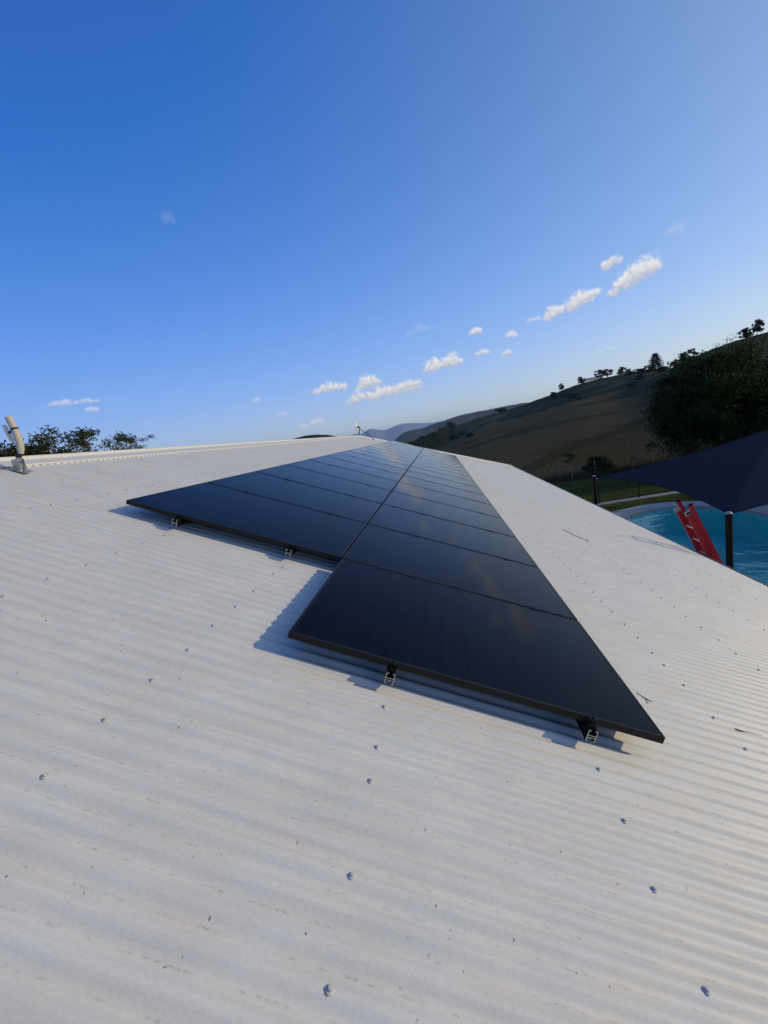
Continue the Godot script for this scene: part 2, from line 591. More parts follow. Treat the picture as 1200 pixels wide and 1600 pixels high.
func cap_run(b: Builder, from: Vector3, to: Vector3, wing_a: Vector3, wing_b: Vector3, wide: float) -> void:
	var up := -(wing_a + wing_b).normalized()
	var lift := up * 0.012
	var pts := [wing_a * wide + lift, wing_a * 0.035 + lift]
	for k in 7:
		var a := PI * (k / 6.0)
		var side := (wing_a - wing_b).normalized()
		pts.append(side * cos(a) * 0.024 + up * (0.016 + 0.024 * sin(a)))
	pts.append(wing_b * 0.035 + lift)
	pts.append(wing_b * wide + lift)
	for k in pts.size() - 1:
		var out: Vector3 = up + (pts[k] + pts[k + 1]).normalized() * 0.2
		b.quad(from + pts[k], from + pts[k + 1], to + pts[k + 1], to + pts[k], out)
	# turned-down lips
	for w in [[wing_a, pts[0]], [wing_b, pts[pts.size() - 1]]]:
		var down: Vector3 = w[1] - up * 0.012 + w[0] * 0.004
		b.quad(from + w[1], from + down, to + down, to + w[1], w[0])


func make_screws(house: Node3D) -> void:
	var b := Builder.new()
	b.lathe([Vector2(0.0115, 0.0), Vector2(0.0115, 0.0012), Vector2(0.0085, 0.0035), Vector2(0.0062, 0.0038)], 12)
	b.lathe([Vector2(0.0062, 0.0036), Vector2(0.0062, 0.0082), Vector2(0.0052, 0.0095), Vector2(0.0, 0.0095)], 6, Transform3D(), true)
	var mesh := b.mesh(mats.screw)
	var cam := Vector3(0.4346, 1.0427, 1.7135)                   # the eye in roof axes (v, n, -u)
	var spots := []
	var r := RandomNumberGenerator.new()
	r.seed = 41
	for row in range(-3, 7):
		var v := 0.5125 + 0.9 * row
		if row == -4 or v > EAVE_V - 0.05:
			continue
		var u := NEAR_U + fposmod(-0.54 - NEAR_U, 0.0762) + 0.0762 * 3
		while u < 27.5:
			var shift := 0.0762 * (1 if r.randf() < 0.10 else 0)
			var p := Vector3(v + r.randf_range(-0.008, 0.008), CREST, -(u + shift))
			u += 0.2286
			if v < hip_head(-p.z) + 0.2:
				continue
			var under := (-p.z > 0.02 and -p.z < 20.7 and v > -0.02 and v < 1.72) or (-p.z > 1.17 and -p.z < 20.7 and v > -1.74 and v < 0.0)
			if not under:
				spots.append(p)
	spots.sort_custom(func(a, c): return a.distance_to(cam) < c.distance_to(cam))
	var rest := []
	var made := 0
	for p in spots:
		var at := Transform3D(Basis(Vector3.UP, r.randf() * TAU).rotated(Vector3.FORWARD, r.randf_range(-0.06, 0.06)).scaled(Vector3.ONE * 0.82), p)
		if made < 300:
			put("roof_screw", mesh, house, ROOF * at)
			made += 1
		else:
			rest.append(ROOF * at)
	var mm := MultiMesh.new()
	mm.transform_format = MultiMesh.TRANSFORM_3D
	mm.mesh = mesh
	mm.instance_count = rest.size()
	for k in rest.size():
		mm.set_instance_transform(k, rest[k])
	var o := MultiMeshInstance3D.new()
	o.multimesh = mm
	o.name = "far_roof_screws"
	o.set_meta("kind", "stuff")
	house.add_child(o, true)


# ---------------------------------------------------------------- solar array
const ORDINAL := ["first", "second", "third", "fourth", "fifth", "sixth", "seventh", "eighth", "ninth", "tenth", "eleventh", "twelfth", "thirteenth", "fourteenth", "fifteenth", "sixteenth", "seventeenth", "eighteenth"]


func make_panels() -> void:
	# local axes: x down the slope, y out of the roof, z towards the near end; the origin is the middle of the underside
	var hw := PANEL_W / 2
	var hh := PANEL_H / 2
	var deep := 0.032
	var f := Builder.new()
	for s in [-1.0, 1.0]:
		f.bevel_box(Vector3(-0.0055, 0, -hh), Vector3(0.0055, deep, hh), 0.0012, Transform3D(Basis(), Vector3(s * (hw - 0.0055), 0, 0)))
		f.bevel_box(Vector3(-hw + 0.0112, 0, -0.0055), Vector3(hw - 0.0112, deep, 0.0055), 0.0012, Transform3D(Basis(), Vector3(0, 0, s * (hh - 0.0055))))
		f.box(Vector3(-hw + 0.012, 0.0004, s * (hh - 0.0225) - 0.0112), Vector3(hw - 0.012, 0.0020, s * (hh - 0.0225) + 0.0112))
	var frame := f.mesh(mats.black_frame)
	var s1 := Builder.new()
	s1.box(Vector3(-hw + 0.0112, deep - 0.0075, -hh + 0.0112), Vector3(hw - 0.0112, deep - 0.0040, hh - 0.0112))
	var back := s1.mesh(mats.backsheet)
	var gl := Builder.new()
	gl.box(Vector3(-hw + 0.0111, deep - 0.0060, -hh + 0.0111), Vector3(hw - 0.0111, deep - 0.0016, hh - 0.0111))
	var pane := gl.mesh(mats.glass)
	var rb := Builder.new()
	rb.box(Vector3(-0.0068, deep - 0.0039, -hh + 0.02), Vector3(0.0068, deep - 0.0034, hh - 0.02))
	var ribbon := rb.mesh(mats.ribbon)
	var spots := []
	for i in 18:
		for j in 6:
			spots.append(Vector3((i - 8.5) * 0.0930 + (0.0065 if i > 8 else -0.0065), deep - 0.0036, (j - 2.5) * 0.1830))
	var one := Builder.new()
	var ch := 0.006                       # cells have clipped corners
	var outline := [Vector2(-0.0455, -0.0905 + ch), Vector2(-0.0455 + ch, -0.0905), Vector2(0.0455, -0.0905), Vector2(0.0455, 0.0905), Vector2(-0.0455 + ch, 0.0905), Vector2(-0.0455, 0.0905 - ch)]
	for k in range(1, 5):
		one.tri(Vector3(outline[0].x, 0, outline[0].y), Vector3(outline[k].x, 0, outline[k].y), Vector3(outline[k + 1].x, 0, outline[k + 1].y), Vector3.UP)
	var cell := one.mesh(mats.cell)
	var wires := Builder.new()
	for k in 9:                           # thin collector wires across the cell
		var z := (k - 4) * 0.0195
		wires.quad(Vector3(-0.045, 0.0002, z - 0.0004), Vector3(0.045, 0.0002, z - 0.0004), Vector3(0.045, 0.0002, z + 0.0004), Vector3(-0.045, 0.0002, z + 0.0004), Vector3.UP)
	var wire_mesh := wires.mesh(mats.busbar)
	var all := Builder.new()
	for p in spots:
		for k in one.v.size():
			all.vert(one.v[k] + p, one.n[k])
	var cells := all.mesh(mats.cell)
	for side in 2:
		for row in ROWS:
			if side == 0 and row == 0:
				continue
			var vc: float = hw if side == 1 else -0.011 - hw
			var at := ROOF * Transform3D(Basis(), Vector3(vc, -deep, -(row * STEP + hh)))
			var where := "lower column towards the eave" if side == 1 else "upper column towards the ridge"
			var which: String = "nearest" if (row == 0 or (row == 1 and side == 0)) else ("farthest" if row == ROWS - 1 else ORDINAL[row - (1 if side == 0 else 0)] + " from the near end")
			var t := thing("solar_panel", "black solar panel in the %s, %s" % [where, which], "solar panel", at, "solar panels on the roof")
			put("frame", frame, t)
			put("backsheet", back, t)
			put("centre_ribbon", ribbon, t)
			if row < 3:
				for p in spots:
					var c := put("cell", cell, t, Transform3D(Basis(), p))
					if row < 1 or (row < 2 and side == 1):
						put("collector_wires", wire_mesh, c)
			else:
				var c := put("cells", cells, t)
				c.set_meta("kind", "stuff")
			put("glass", pane, t)


func make_rails() -> void:
	var deep := 0.032
	var top := -deep - 0.0006
	var low := top - 0.052
	var long := ROWS * STEP + 0.02
	var stories := [[-1.295, 1.0, "black mounting rail under the upper panel column, nearer the ridge"], [-0.395, 1.0, "black mounting rail under the upper panel column, nearer the middle"], [0.505, 0.0, "black mounting rail under the lower panel column, nearer the middle"], [1.405, 0.0, "black mounting rail under the lower panel column, nearer the eave"]]
	var b0 := Builder.new()
	b0.box(Vector3(-0.019, -0.0012, -0.006), Vector3(0.019, 0.0035, 0.022))
	b0.box(Vector3(-0.019, -deep, 0.0012), Vector3(0.019, -0.0014, 0.006))
	b0.box(Vector3(-0.019, -deep, 0.0062), Vector3(0.019, -deep + 0.005, 0.026))
	b0.lathe([Vector2(0.0065, 0.0), Vector2(0.0065, 0.006), Vector2(0.0055, 0.0075), Vector2(0.0, 0.0075)], 10, Transform3D(Basis(), Vector3(0, 0.0035, 0.010)))
	var end_clamp := b0.mesh(mats.black_metal)
	var b1 := Builder.new()
	b1.box(Vector3(-0.024, 0.0006, -0.019), Vector3(0.024, 0.0042, 0.019))
	b1.box(Vector3(-0.024, -deep, -0.0085), Vector3(0.024, 0.0004, 0.0085))
	b1.lathe([Vector2(0.0065, 0.0), Vector2(0.0065, 0.006), Vector2(0.0055, 0.0075), Vector2(0.0, 0.0075)], 10, Transform3D(Basis(), Vector3(0, 0.0042, 0)))
	var mid_clamp := b1.mesh(mats.black_metal)
	for s in stories:
		var u0: float = s[1] * STEP - 0.048
		var t := thing("mounting_rail", s[2], "mounting rail", ROOF * Transform3D(Basis(), Vector3(s[0], low, -u0)), "rails that carry the solar panels")
		var run := long - u0
		var h := top - low
		var r := Builder.new()
		# H-shaped extrusion: two walls, two webs, lips along the top slot
		var pieces := [[-0.020, -0.0172, 0.0, h], [0.0172, 0.020, 0.0, h], [-0.0172, 0.0172, h * 0.50, h * 0.56], [-0.0172, 0.0172, h * 0.30, h * 0.35], [-0.0172, -0.008, h - 0.003, h], [0.008, 0.0172, h - 0.003, h], [-0.0172, -0.010, 0.0, 0.003], [0.010, 0.0172, 0.0, 0.003]]
		for p in pieces:
			r.box(Vector3(p[0], p[2], -run), Vector3(p[1], p[3], 0))
		put("rail_bar", r.mesh(mats.black_metal), t)
		var e := Builder.new()
		for p in pieces:
			e.box(Vector3(p[0], p[2], 0.0003), Vector3(p[1], p[3], 0.0012))
		put("sawn_end", e.mesh(mats.aluminium), t)
		var foot := Builder.new()
		var drop := low - CREST
		foot.box(Vector3(-0.0615, -drop, -0.022), Vector3(-0.0205, -drop + 0.005, 0.022))
		foot.box(Vector3(-0.0265, -drop + 0.0052, -0.022), Vector3(-0.0205, 0.042, 0.022))
		foot.lathe([Vector2(0.009, 0.0), Vector2(0.009, 0.007), Vector2(0.0, 0.008)], 6, Transform3D(Basis(), Vector3(-0.046, -drop + 0.005, 0)), true)
		var foot_mesh := foot.mesh(mats.black_metal)
		var d := 0.24
		while d < run - 0.1:
			put("l_foot", foot_mesh, t, Transform3D(Basis(), Vector3(0, 0, -d)))
			d += 1.22
		var first := int(s[1])
		put("end_clamp", end_clamp, t, Transform3D(Basis(), Vector3(0, -low, u0 - first * STEP)))
		for k in range(first + 1, ROWS):
			put("mid_clamp", mid_clamp, t, Transform3D(Basis(), Vector3(0, -low, u0 - (k * STEP - 0.01))))


# ---------------------------------------------------------------- aerials, ladder, litter on the roof
func make_aerials() -> void:
	var base := roof_point(1.5, -3.05)
	var t := thing("antenna_mast", "bent grey pipe mast with a white antenna, near the ridge at left", "antenna", Transform3D(Basis(), base))
	var z := 0.0
	var p := func(x, y): return Vector3(x + 2.86, y - 6.26, z) + Vector3(0, 0.0, 0)
	var b := Builder.new()
	b.tube([p.call(-2.815, 6.25), p.call(-2.80, 6.33), p.call(-2.79, 6.365)], [0.021, 0.021, 0.021], 12)
	put("stub_pipe", b.mesh(mats.zinc), t)
	b = Builder.new()
	b.tube([p.call(-2.792, 6.366), p.call(-2.775, 6.395)], [0.0245, 0.0245], 12)
	put("tape_wrap", b.mesh(mats.tape), t)
	b = Builder.new()
	b.tube([p.call(-2.757, 6.390), p.call(-2.745, 6.43), p.call(-2.737, 6.47), p.call(-2.737, 6.53), p.call(-2.745, 6.60), p.call(-2.768, 6.705)], [0.020, 0.027, 0.028, 0.028, 0.027, 0.027], 14)
	put("mast_pipe", b.mesh(mats.pvc), t)
	b = Builder.new()
	b.tube([p.call(-2.7435, 6.592), p.call(-2.747, 6.608)], [0.0295, 0.0295], 14)
	put("clamp_band", b.mesh(mats.tape), t)
	b = Builder.new()
	b.bevel_box(Vector3(-0.010, -0.075, -0.022), Vector3(0.010, 0.075, 0.022), 0.008, Transform3D(Basis(Vector3.BACK, 0.22), p.call(-2.818, 6.575)))
	var ant := put("radio_antenna", b.mesh(mats.white), t)
	b = Builder.new()
	b.box(Vector3(-0.03, -0.008, -0.008), Vector3(0.03, 0.008, 0.008), Transform3D(Basis(Vector3.BACK, 0.22), p.call(-2.785, 6.585)))
	put("arm", b.mesh(mats.tape), ant)
	b = Builder.new()
	var tilt := Transform3D(Basis(Vector3.BACK, -deg_to_rad(PITCH)), Vector3(0.04, -0.004, 0))
	b.box(Vector3(-0.07, 0.0, -0.045), Vector3(0.09, 0.006, 0.045), tilt)
	put("base_plate", b.mesh(mats.zinc), t)
	for s in [-1.0, 1.0]:
		b = Builder.new()
		b.box(Vector3(-0.035, 0.0, -0.002), Vector3(0.035, 0.09, 0.002), Transform3D(Basis(), Vector3(0.05, 0.0, s * 0.026)))
		put("bracket_cheek", b.mesh(mats.zinc), t)
	for a in [0.35, 1.2]:
		b = Builder.new()
		b.tube([p.call(-2.79, 6.35), Vector3(0.10 * a + 0.02, -0.022, 0.03)], [0.005, 0.005], 6)
		put("stay", b.mesh(mats.aluminium), t)
	b = Builder.new()
	b.tube([Vector3(0.01, 0.035, 0.03), Vector3(-0.02, 0.03, 0.10), Vector3(-0.03, 0.034, 0.22), Vector3(-0.05, 0.04, 0.45), Vector3(-0.04, 0.036, 0.8)], [0.006, 0.006, 0.006, 0.006, 0.006], 6)
	put("antenna_cable", b.mesh(mats.cable), t)

	var top := roof_point(19.2, RIDGE_V) + Vector3(0.02, 0.035, 0)
	t = thing("antenna_mast", "dark pole with a white panel antenna at the far ridge end", "antenna", Transform3D(Basis(), top))
	b = Builder.new()
	b.tube([Vector3(0.03, 0, 0), Vector3(0.09, 0.16, 0), Vector3(0.13, 0.26, 0), Vector3(0.12, 0.42, 0)], [0.022, 0.022, 0.022, 0.022], 10)
	put("pole", b.mesh(mats.black_metal), t)
	b = Builder.new()
	b.bevel_box(Vector3(-0.022, -0.22, -0.15), Vector3(0.022, 0.22, 0.15), 0.015, Transform3D(Basis(Vector3.BACK, 0.20), Vector3(-0.03, 0.46, 0)))
	put("panel_antenna", b.mesh(mats.white), t)
	b = Builder.new()
	b.box(Vector3(0.0, 0.36, -0.04), Vector3(0.15, 0.43, 0.04))
	put("bracket", b.mesh(mats.black_metal), t)
	b = Builder.new()
	b.tube([Vector3(0.13, 0.30, 0), Vector3(0.42, 0.05, 0), Vector3(0.78, -0.345, 0)], [0.014, 0.014, 0.014], 8)
	put("brace", b.mesh(mats.black_metal), t)
	b = Builder.new()
	b.tube([Vector3(0.0, 0.30, 0.05), Vector3(-0.03, 0.12, 0.06), Vector3(-0.04, -0.02, 0.06)], [0.007, 0.007, 0.007], 6)
	put("antenna_cable", b.mesh(mats.cable), t)


func make_ladder() -> void:
	# leans on the gutter: the foot stands 1.0 m out from the eave, the head rises 1.15 m above it
	var foot := Vector3(6.90, 0.0, -7.08)
	var head := Vector3(5.37, 3.80, -7.08)
	var up := (head - foot).normalized()
	var out := up.cross(Vector3(0, 0, 1)).normalized()
	if out.x < 0:
		out = -out
	var side := Vector3(0, 0, 1)
	var long := foot.distance_to(head)
	var t := thing("extension_ladder", "red extension ladder with silver rungs leaning on the gutter by the pool", "ladder", Transform3D(Basis(out, up, out.cross(up)), foot))
	var w := 0.215
	var section := [[0.0, 0.0, long - 0.15], [0.088, 0.0, long]]
	for k in 2:
		var off: float = -0.088 + 0.088 * k
		var base := 0.02 if k == 0 else 0.55
		var ww := w - 0.022 * (1 - k)
		var last: float = section[k][2]
		for s in [-1.0, 1.0]:
			var b := Builder.new()          # channel: web and two flanges
			b.box(Vector3(off, base, s * ww - 0.002), Vector3(off + 0.082, last, s * ww + 0.002))
			b.box(Vector3(off, base, s * ww - s * 0.0205 - 0.0135), Vector3(off + 0.005, last, s * ww - s * 0.0205 + 0.018 * 0.5))
			b.box(Vector3(off + 0.077, base, s * ww - s * 0.0205 - 0.0135), Vector3(off + 0.082, last, s * ww - s * 0.0205 + 0.018 * 0.5))
			var rail := put("side_rail", b.mesh(mats.red), t)
			var c := Builder.new()
			c.box(Vector3(off - 0.003, last - 0.03, s * ww - 0.006), Vector3(off + 0.085, last + 0.006, s * ww + 0.006))
			put("end_cap", c.mesh(mats.black_metal), rail)
			var rv := Builder.new()
			var y := base + 0.2
			while y < last - 0.1:
				rv.lathe([Vector2(0.019, 0.0), Vector2(0.019, 0.003), Vector2(0.012, 0.0045), Vector2(0.0, 0.0045)], 12, Transform3D(Basis(Vector3.RIGHT, PI / 2 * s), Vector3(off + 0.041, y, s * (ww + 0.002))))
				y += 0.305
			put("rung_rivets", rv.mesh(mats.red), rail)
		var y2 := base + 0.2
		while y2 < last - 0.1:
			var r := Builder.new()
			r.box(Vector3(off + 0.026, y2 - 0.014, -ww + 0.002), Vector3(off + 0.056, y2 + 0.014, ww - 0.002))
			put("rung", r.mesh(mats.aluminium), t)
			y2 += 0.305
	for s in [-1.0, 1.0]:
		var h := Builder.new()
		h.box(Vector3(-0.10, long - 0.20, s * (w - 0.03) - 0.012), Vector3(0.012, long - 0.12, s * (w - 0.03) + 0.012))
		put("latch", h.mesh(mats.aluminium), t)
		var f := Builder.new()
		f.box(Vector3(-0.10, -0.0, s * (w - 0.022) - 0.02), Vector3(0.01, 0.035, s * (w - 0.022) + 0.02))
		put("rubber_foot", f.mesh(mats.tape), t)


func make_litter() -> void:
	var lay := func(u, v, lift): return roof_point(u, v, CREST + lift)
	var twigs := [
		["dry twig lying under the lower edge of the nearest panel", [[0.56, 1.90], [0.53, 1.93], [0.505, 1.955]], 0.0025],
		["thin dark wavy strand lying on the open roof right of the panels", [[5.75, 3.02], [5.55, 3.10], [5.40, 3.13], [5.22, 3.29]], 0.004]]  # thin dark kinked strand; its kind is unknown
	for k in twigs:
		var b := Builder.new()
		var path := []
		var radii := []
		for q in k[1]:
			path.append(lay.call(q[0], q[1], k[2] + 0.001))
			radii.append(k[2])
		b.tube(path, radii, 6)
		if k[2] > 0.005:
			b.tube([path[1], path[1].lerp(path[3], 0.5) + Vector3(0.03, 0, 0.06)], [k[2] * 0.8, k[2] * 0.4], 5)
		tag(put("twig", b.mesh(mats.twig)), k[0], "twig", "twigs fallen on the roof")
	var lf := thing("fallen_leaf", "dry dark leaf with a long stalk on the roof at right", "leaf", Transform3D(Basis(), lay.call(0.463, 2.40, 0.001)))
	var b2 := Builder.new()
	var basis := ROOF.basis
	for s in [-1.0, 1.0]:
		for k in 6:
			var a := k / 6.0
			var c := (k + 1) / 6.0
			var wa := 0.010 * sin(PI * pow(a, 0.7))
			var wc := 0.010 * sin(PI * pow(c, 0.7))
			b2.quad(basis * Vector3(-0.03 + a * 0.06, 0.005, 0), basis * Vector3(-0.03 + c * 0.06, 0.005, 0), basis * Vector3(-0.03 + c * 0.06, 0.0015, s * wc), basis * Vector3(-0.03 + a * 0.06, 0.0015, s * wa), basis.y)
	put("blade", b2.mesh(mats.twig), lf)
	b2 = Builder.new()
	b2.tube([basis * Vector3(0.028, 0.004, 0), basis * Vector3(0.07, 0.005, -0.004), basis * Vector3(0.115, 0.003, -0.006)], [0.0016, 0.0013, 0.001], 5)
	put("stalk", b2.mesh(mats.twig), lf)
	# crumbs of bark, seed and leaf, caught all over the sheets
	var r := RandomNumberGenerator.new()
	r.seed = 19
	var crumbs := Builder.new()
	for k in 230:
		var u := r.randf_range(-1.5, 5.0) if k < 150 else r.randf_range(3.0, 20.0)
		var v := r.randf_range(-3.0, 5.8)
		var crest := r.randf() < 0.25
		u = -0.54 + 0.0762 * round((u + 0.54) / 0.0762) + (0.0 if crest else 0.0381 + r.randf_range(0.0, 0.010))
		var n := CREST + wave(u)
		var c := roof_point(u, v, n)
		var long := r.randf_range(0.002, 0.0065) * (1.0 if k < 150 else 1.8)
		var turn := r.randf() * TAU
		var x := ROOF.basis * Vector3(cos(turn), 0, sin(turn)) * long
		var zz := ROOF.basis * Vector3(-sin(turn), 0, cos(turn)) * long * r.randf_range(0.25, 0.7)
		var up := ROOF.basis.y * r.randf_range(0.0012, 0.0035)
		crumbs.colour = Color(0.10, 0.085, 0.06).lerp(Color(0.02, 0.02, 0.02), r.randf())
		crumbs.tri(c + x, c + zz, c + up, up + x + zz)
		crumbs.tri(c + zz, c - x, c + up, up - x + zz)
		crumbs.tri(c - x, c - zz, c + up, up - x - zz)
		crumbs.tri(c - zz, c + x, c + up, up + x - zz)
	var o := put("roof_debris", crumbs.mesh(mats.grass))
	tag(o, "crumbs of bark, seed and leaf scattered over the roof sheets", "debris", "", "stuff")


# ---------------------------------------------------------------- yard: lawn, pool, fences, shade sail
const POOL := [Vector2(9.7, -8.2), Vector2(9.55, -11.0), Vector2(9.65, -14.0), Vector2(9.62, -17.0), Vector2(9.58, -19.4), Vector2(9.95, -20.85), Vector2(10.8, -21.4), Vector2(11.75, -21.7), Vector2(12.6, -21.65), Vector2(13.6, -21.0), Vector2(14.4, -19.8), Vector2(14.6, -18.0), Vector2(14.5, -14.5), Vector2(14.6, -11.0), Vector2(14.0, -8.6), Vector2(12.0, -7.6)]


func smooth_ring(pts: Array, each := 6) -> PackedVector2Array:
	var out := PackedVector2Array()
	var n := pts.size()
	for k in n:
		for j in each:
			out.append(pts[k].cubic_interpolate(pts[(k + 1) % n], pts[(k + n - 1) % n], pts[(k + 2) % n], float(j) / each))
	return out


func offset_ring(ring: PackedVector2Array, by: Callable) -> PackedVector2Array:
	var out := PackedVector2Array()
	var n := ring.size()
	var area := 0.0
	for k in n:
		area += ring[k].cross(ring[(k + 1) % n])
	for k in n:
		var d := (ring[(k + 1) % n] - ring[(k + n - 1) % n]).normalized()
		var side := Vector2(d.y, -d.x) * (1.0 if area > 0 else -1.0)
		out.append(ring[k] + side * float(by.call(ring[k])))
	return out


func at_xz(p: Vector2, y: float) -> Vector3:
	return Vector3(p.x, y, p.y)


func make_yard() -> void:
	var ring := smooth_ring(POOL)
	var edge := offset_ring(ring, func(p): return 1.15 if p.y < -19.5 else lerpf(0.65, 1.15, clampf((-p.y - 15.0) / 4.5, 0, 1)))
	# lawn: two halves that meet on x = 12, with the pool surround cut out
	var b := Builder.new()
	for rect in [[-40.0, 12.0], [12.0, 34.0]]:
		var poly := PackedVector2Array([Vector2(rect[0], -34.5), Vector2(rect[1], -34.5), Vector2(rect[1], 24), Vector2(rect[0], 24)])
		for piece in Geometry2D.clip_polygons(poly, edge):
			var idx := Geometry2D.triangulate_polygon(piece)
			for k in range(0, idx.size(), 3):
				b.tri(at_xz(piece[idx[k]], 0), at_xz(piece[idx[k + 1]], 0), at_xz(piece[idx[k + 2]], 0), Vector3.UP)
	structure("lawn", b.mesh(lawn_paint()), "mown green lawn round the pool and the house", "lawn")
	# paved surround, 5 cm proud of the lawn
	var c := Builder.new()
	var n := ring.size()
	for k in n:
		var j := (k + 1) % n
		var out := at_xz(edge[k] - ring[k], 0)
		c.quad(at_xz(ring[k], 0.05), at_xz(ring[j], 0.05), at_xz(edge[j], 0.05), at_xz(edge[k], 0.05), Vector3.UP)
		c.quad(at_xz(edge[k], 0.05), at_xz(edge[j], 0.05), at_xz(edge[j], -0.05), at_xz(edge[k], -0.05), out)
		c.quad(at_xz(ring[k], 0.05), at_xz(ring[j], 0.05), at_xz(ring[j], -0.10), at_xz(ring[k], -0.10), -out)
	var pool := thing("swimming_pool", "freeform blue swimming pool with a pale paved surround beside the house", "swimming pool")
	put("surround", c.mesh(paved()), pool)
	var basin := Builder.new()
	for k in n:
		var j := (k + 1) % n
		basin.quad(at_xz(ring[k], -0.101), at_xz(ring[j], -0.101), at_xz(ring[j], -1.35), at_xz(ring[k], -1.35), at_xz(ring[k] - edge[k], 0))
	var idx2 := Geometry2D.triangulate_polygon(ring)
	for k in range(0, idx2.size(), 3):
		basin.tri(at_xz(ring[idx2[k]], -1.35), at_xz(ring[idx2[k + 1]], -1.35), at_xz(ring[idx2[k + 2]], -1.35), Vector3.UP)
	put("basin", basin.mesh(basin_paint()), pool)
	var water := Builder.new()
	var rip := FastNoiseLite.new()
	rip.seed = 12
	rip.frequency = 0.55
	rip.fractal_octaves = 3
	var height := func(x, z): return -0.09 + 0.018 * rip.get_noise_2d(x * 1.6, z * 2.6 + 0.5 * x)
	var cell := 0.12
	for gx in range(int(9.2 / cell), int(15.2 / cell)):
		for gz in range(int(-22.2 / cell), int(-7.2 / cell)):
			if not Geometry2D.is_point_in_polygon(Vector2(gx + 0.5, gz + 0.5) * cell, ring):
				continue
			var pts := []
			var nrm := []
			for o in [Vector2(0, 0), Vector2(1, 0), Vector2(1, 1), Vector2(0, 1)]:
				var x: float = (gx + o.x) * cell
				var z: float = (gz + o.y) * cell
				pts.append(Vector3(x, height.call(x, z), z))
				nrm.append(Vector3(height.call(x - 0.05, z) - height.call(x + 0.05, z), 0.1, height.call(x, z - 0.05) - height.call(x, z + 0.05)).normalized())
			water.squad(pts, nrm)
	var wm := StandardMaterial3D.new()
	wm.transparency = BaseMaterial3D.TRANSPARENCY_ALPHA
	wm.albedo_color = Color(0.05, 0.55, 0.60, 0.14)
	wm.roughness = 0.03
	wm.metallic_specular = 0.42
	put("water", water.mesh(wm), pool)

	# strip of concrete under the pool fence
	var s := Builder.new()
	s.box(Vector3(4.0, -0.04, -25.05), Vector3(19.0, 0.035, -24.55), Transform3D(Basis(Vector3.UP, 0.10), Vector3(1.05, 0, 1.15)))
	structure("fence_footing", s.mesh(mats.concrete), "pale concrete strip along the foot of the pool fence", "footing")


func lawn_paint() -> StandardMaterial3D:
	var m := StandardMaterial3D.new()
	m.albedo_texture = two_tone(Color(0.055, 0.085, 0.016), Color(0.105, 0.125, 0.030), 0.02, 51)
	m.uv1_triplanar = true
	m.uv1_world_triplanar = true
	m.uv1_scale = Vector3(0.16, 0.16, 0.16)
	m.heightmap_enabled = true
	m.heightmap_scale = 6.0
	m.heightmap_texture = ImageTexture.create_from_image(noise_image(512, 512, 0.2, 32, 3))
	m.roughness = 0.95
	return m


func two_tone(a: Color, b: Color, freq: float, seed_: int, wide := 512) -> ImageTexture:
	var im := noise_image(wide, wide, freq, seed_, 5)
	var fine := noise_image(wide, wide, freq * 9.0, seed_ + 1, 3)
	var out := Image.create(wide, wide, false, Image.FORMAT_RGB8)
	for y in wide:
		for x in wide:
			var t := clampf((im.get_pixel(x, y).r - 0.5) * 1.6 + (fine.get_pixel(x, y).r - 0.5) * 1.3 + 0.5, 0, 1)
			out.set_pixel(x, y, a.lerp(b, t).linear_to_srgb())
	return ImageTexture.create_from_image(out)


func paved() -> StandardMaterial3D:
	var m := StandardMaterial3D.new()
	m.albedo_texture = two_tone(Color(0.30, 0.29, 0.27), Color(0.46, 0.45, 0.42), 0.03, 61)
	m.uv1_triplanar = true
	m.uv1_world_triplanar = true
	m.uv1_scale = Vector3(0.4, 0.4, 0.4)
	m.roughness = 0.85
	return m


func basin_paint() -> StandardMaterial3D:
	var m := StandardMaterial3D.new()
	m.albedo_texture = two_tone(Color(0.07, 0.68, 0.66), Color(0.14, 0.82, 0.80), 0.012, 71)
	m.uv1_triplanar = true
	m.uv1_world_triplanar = true
	m.uv1_scale = Vector3(0.5, 0.5, 0.5)
	m.roughness = 0.7
	return m


func make_pool_fence() -> void:
	var at := Transform3D(Basis(Vector3.UP, 0.10), Vector3(1.05, 0.035, 1.15))
	var t := thing("pool_fence", "black tubular metal pool fence between the lawn and the pool", "fence", at)
	var z := -24.8
	var x := 4.2
	var post := Builder.new()
	post.box(Vector3(-0.027, 0, -0.027), Vector3(0.027, 1.25, 0.027))
	post.lathe([Vector2(0.042, 1.2502), Vector2(0.036, 1.262), Vector2(0.0, 1.275)], 8)
	var post_mesh := post.mesh(mats.black_metal)
	var bar := Builder.new()
	bar.box(Vector3(-0.009, 0.11, -0.009), Vector3(0.009, 1.16, 0.009))
	var bar_mesh := bar.mesh(mats.black_metal)
	var rail := Builder.new()
	rail.box(Vector3(0.027, -0.020, -0.019), Vector3(2.373, 0.020, 0.019))
	var rail_mesh := rail.mesh(mats.black_metal)
	for k in 6:
		put("post", post_mesh, t, Transform3D(Basis(), Vector3(x + k * 2.4, 0, z)))
		if k == 5:
			break
		for y in [0.14, 1.15]:
			put("rail", rail_mesh, t, Transform3D(Basis(), Vector3(x + k * 2.4, y, z)))
		for j in range(1, 24):
			put("baluster", bar_mesh, t, Transform3D(Basis(), Vector3(x + k * 2.4 + j * 0.1, 0, z)))


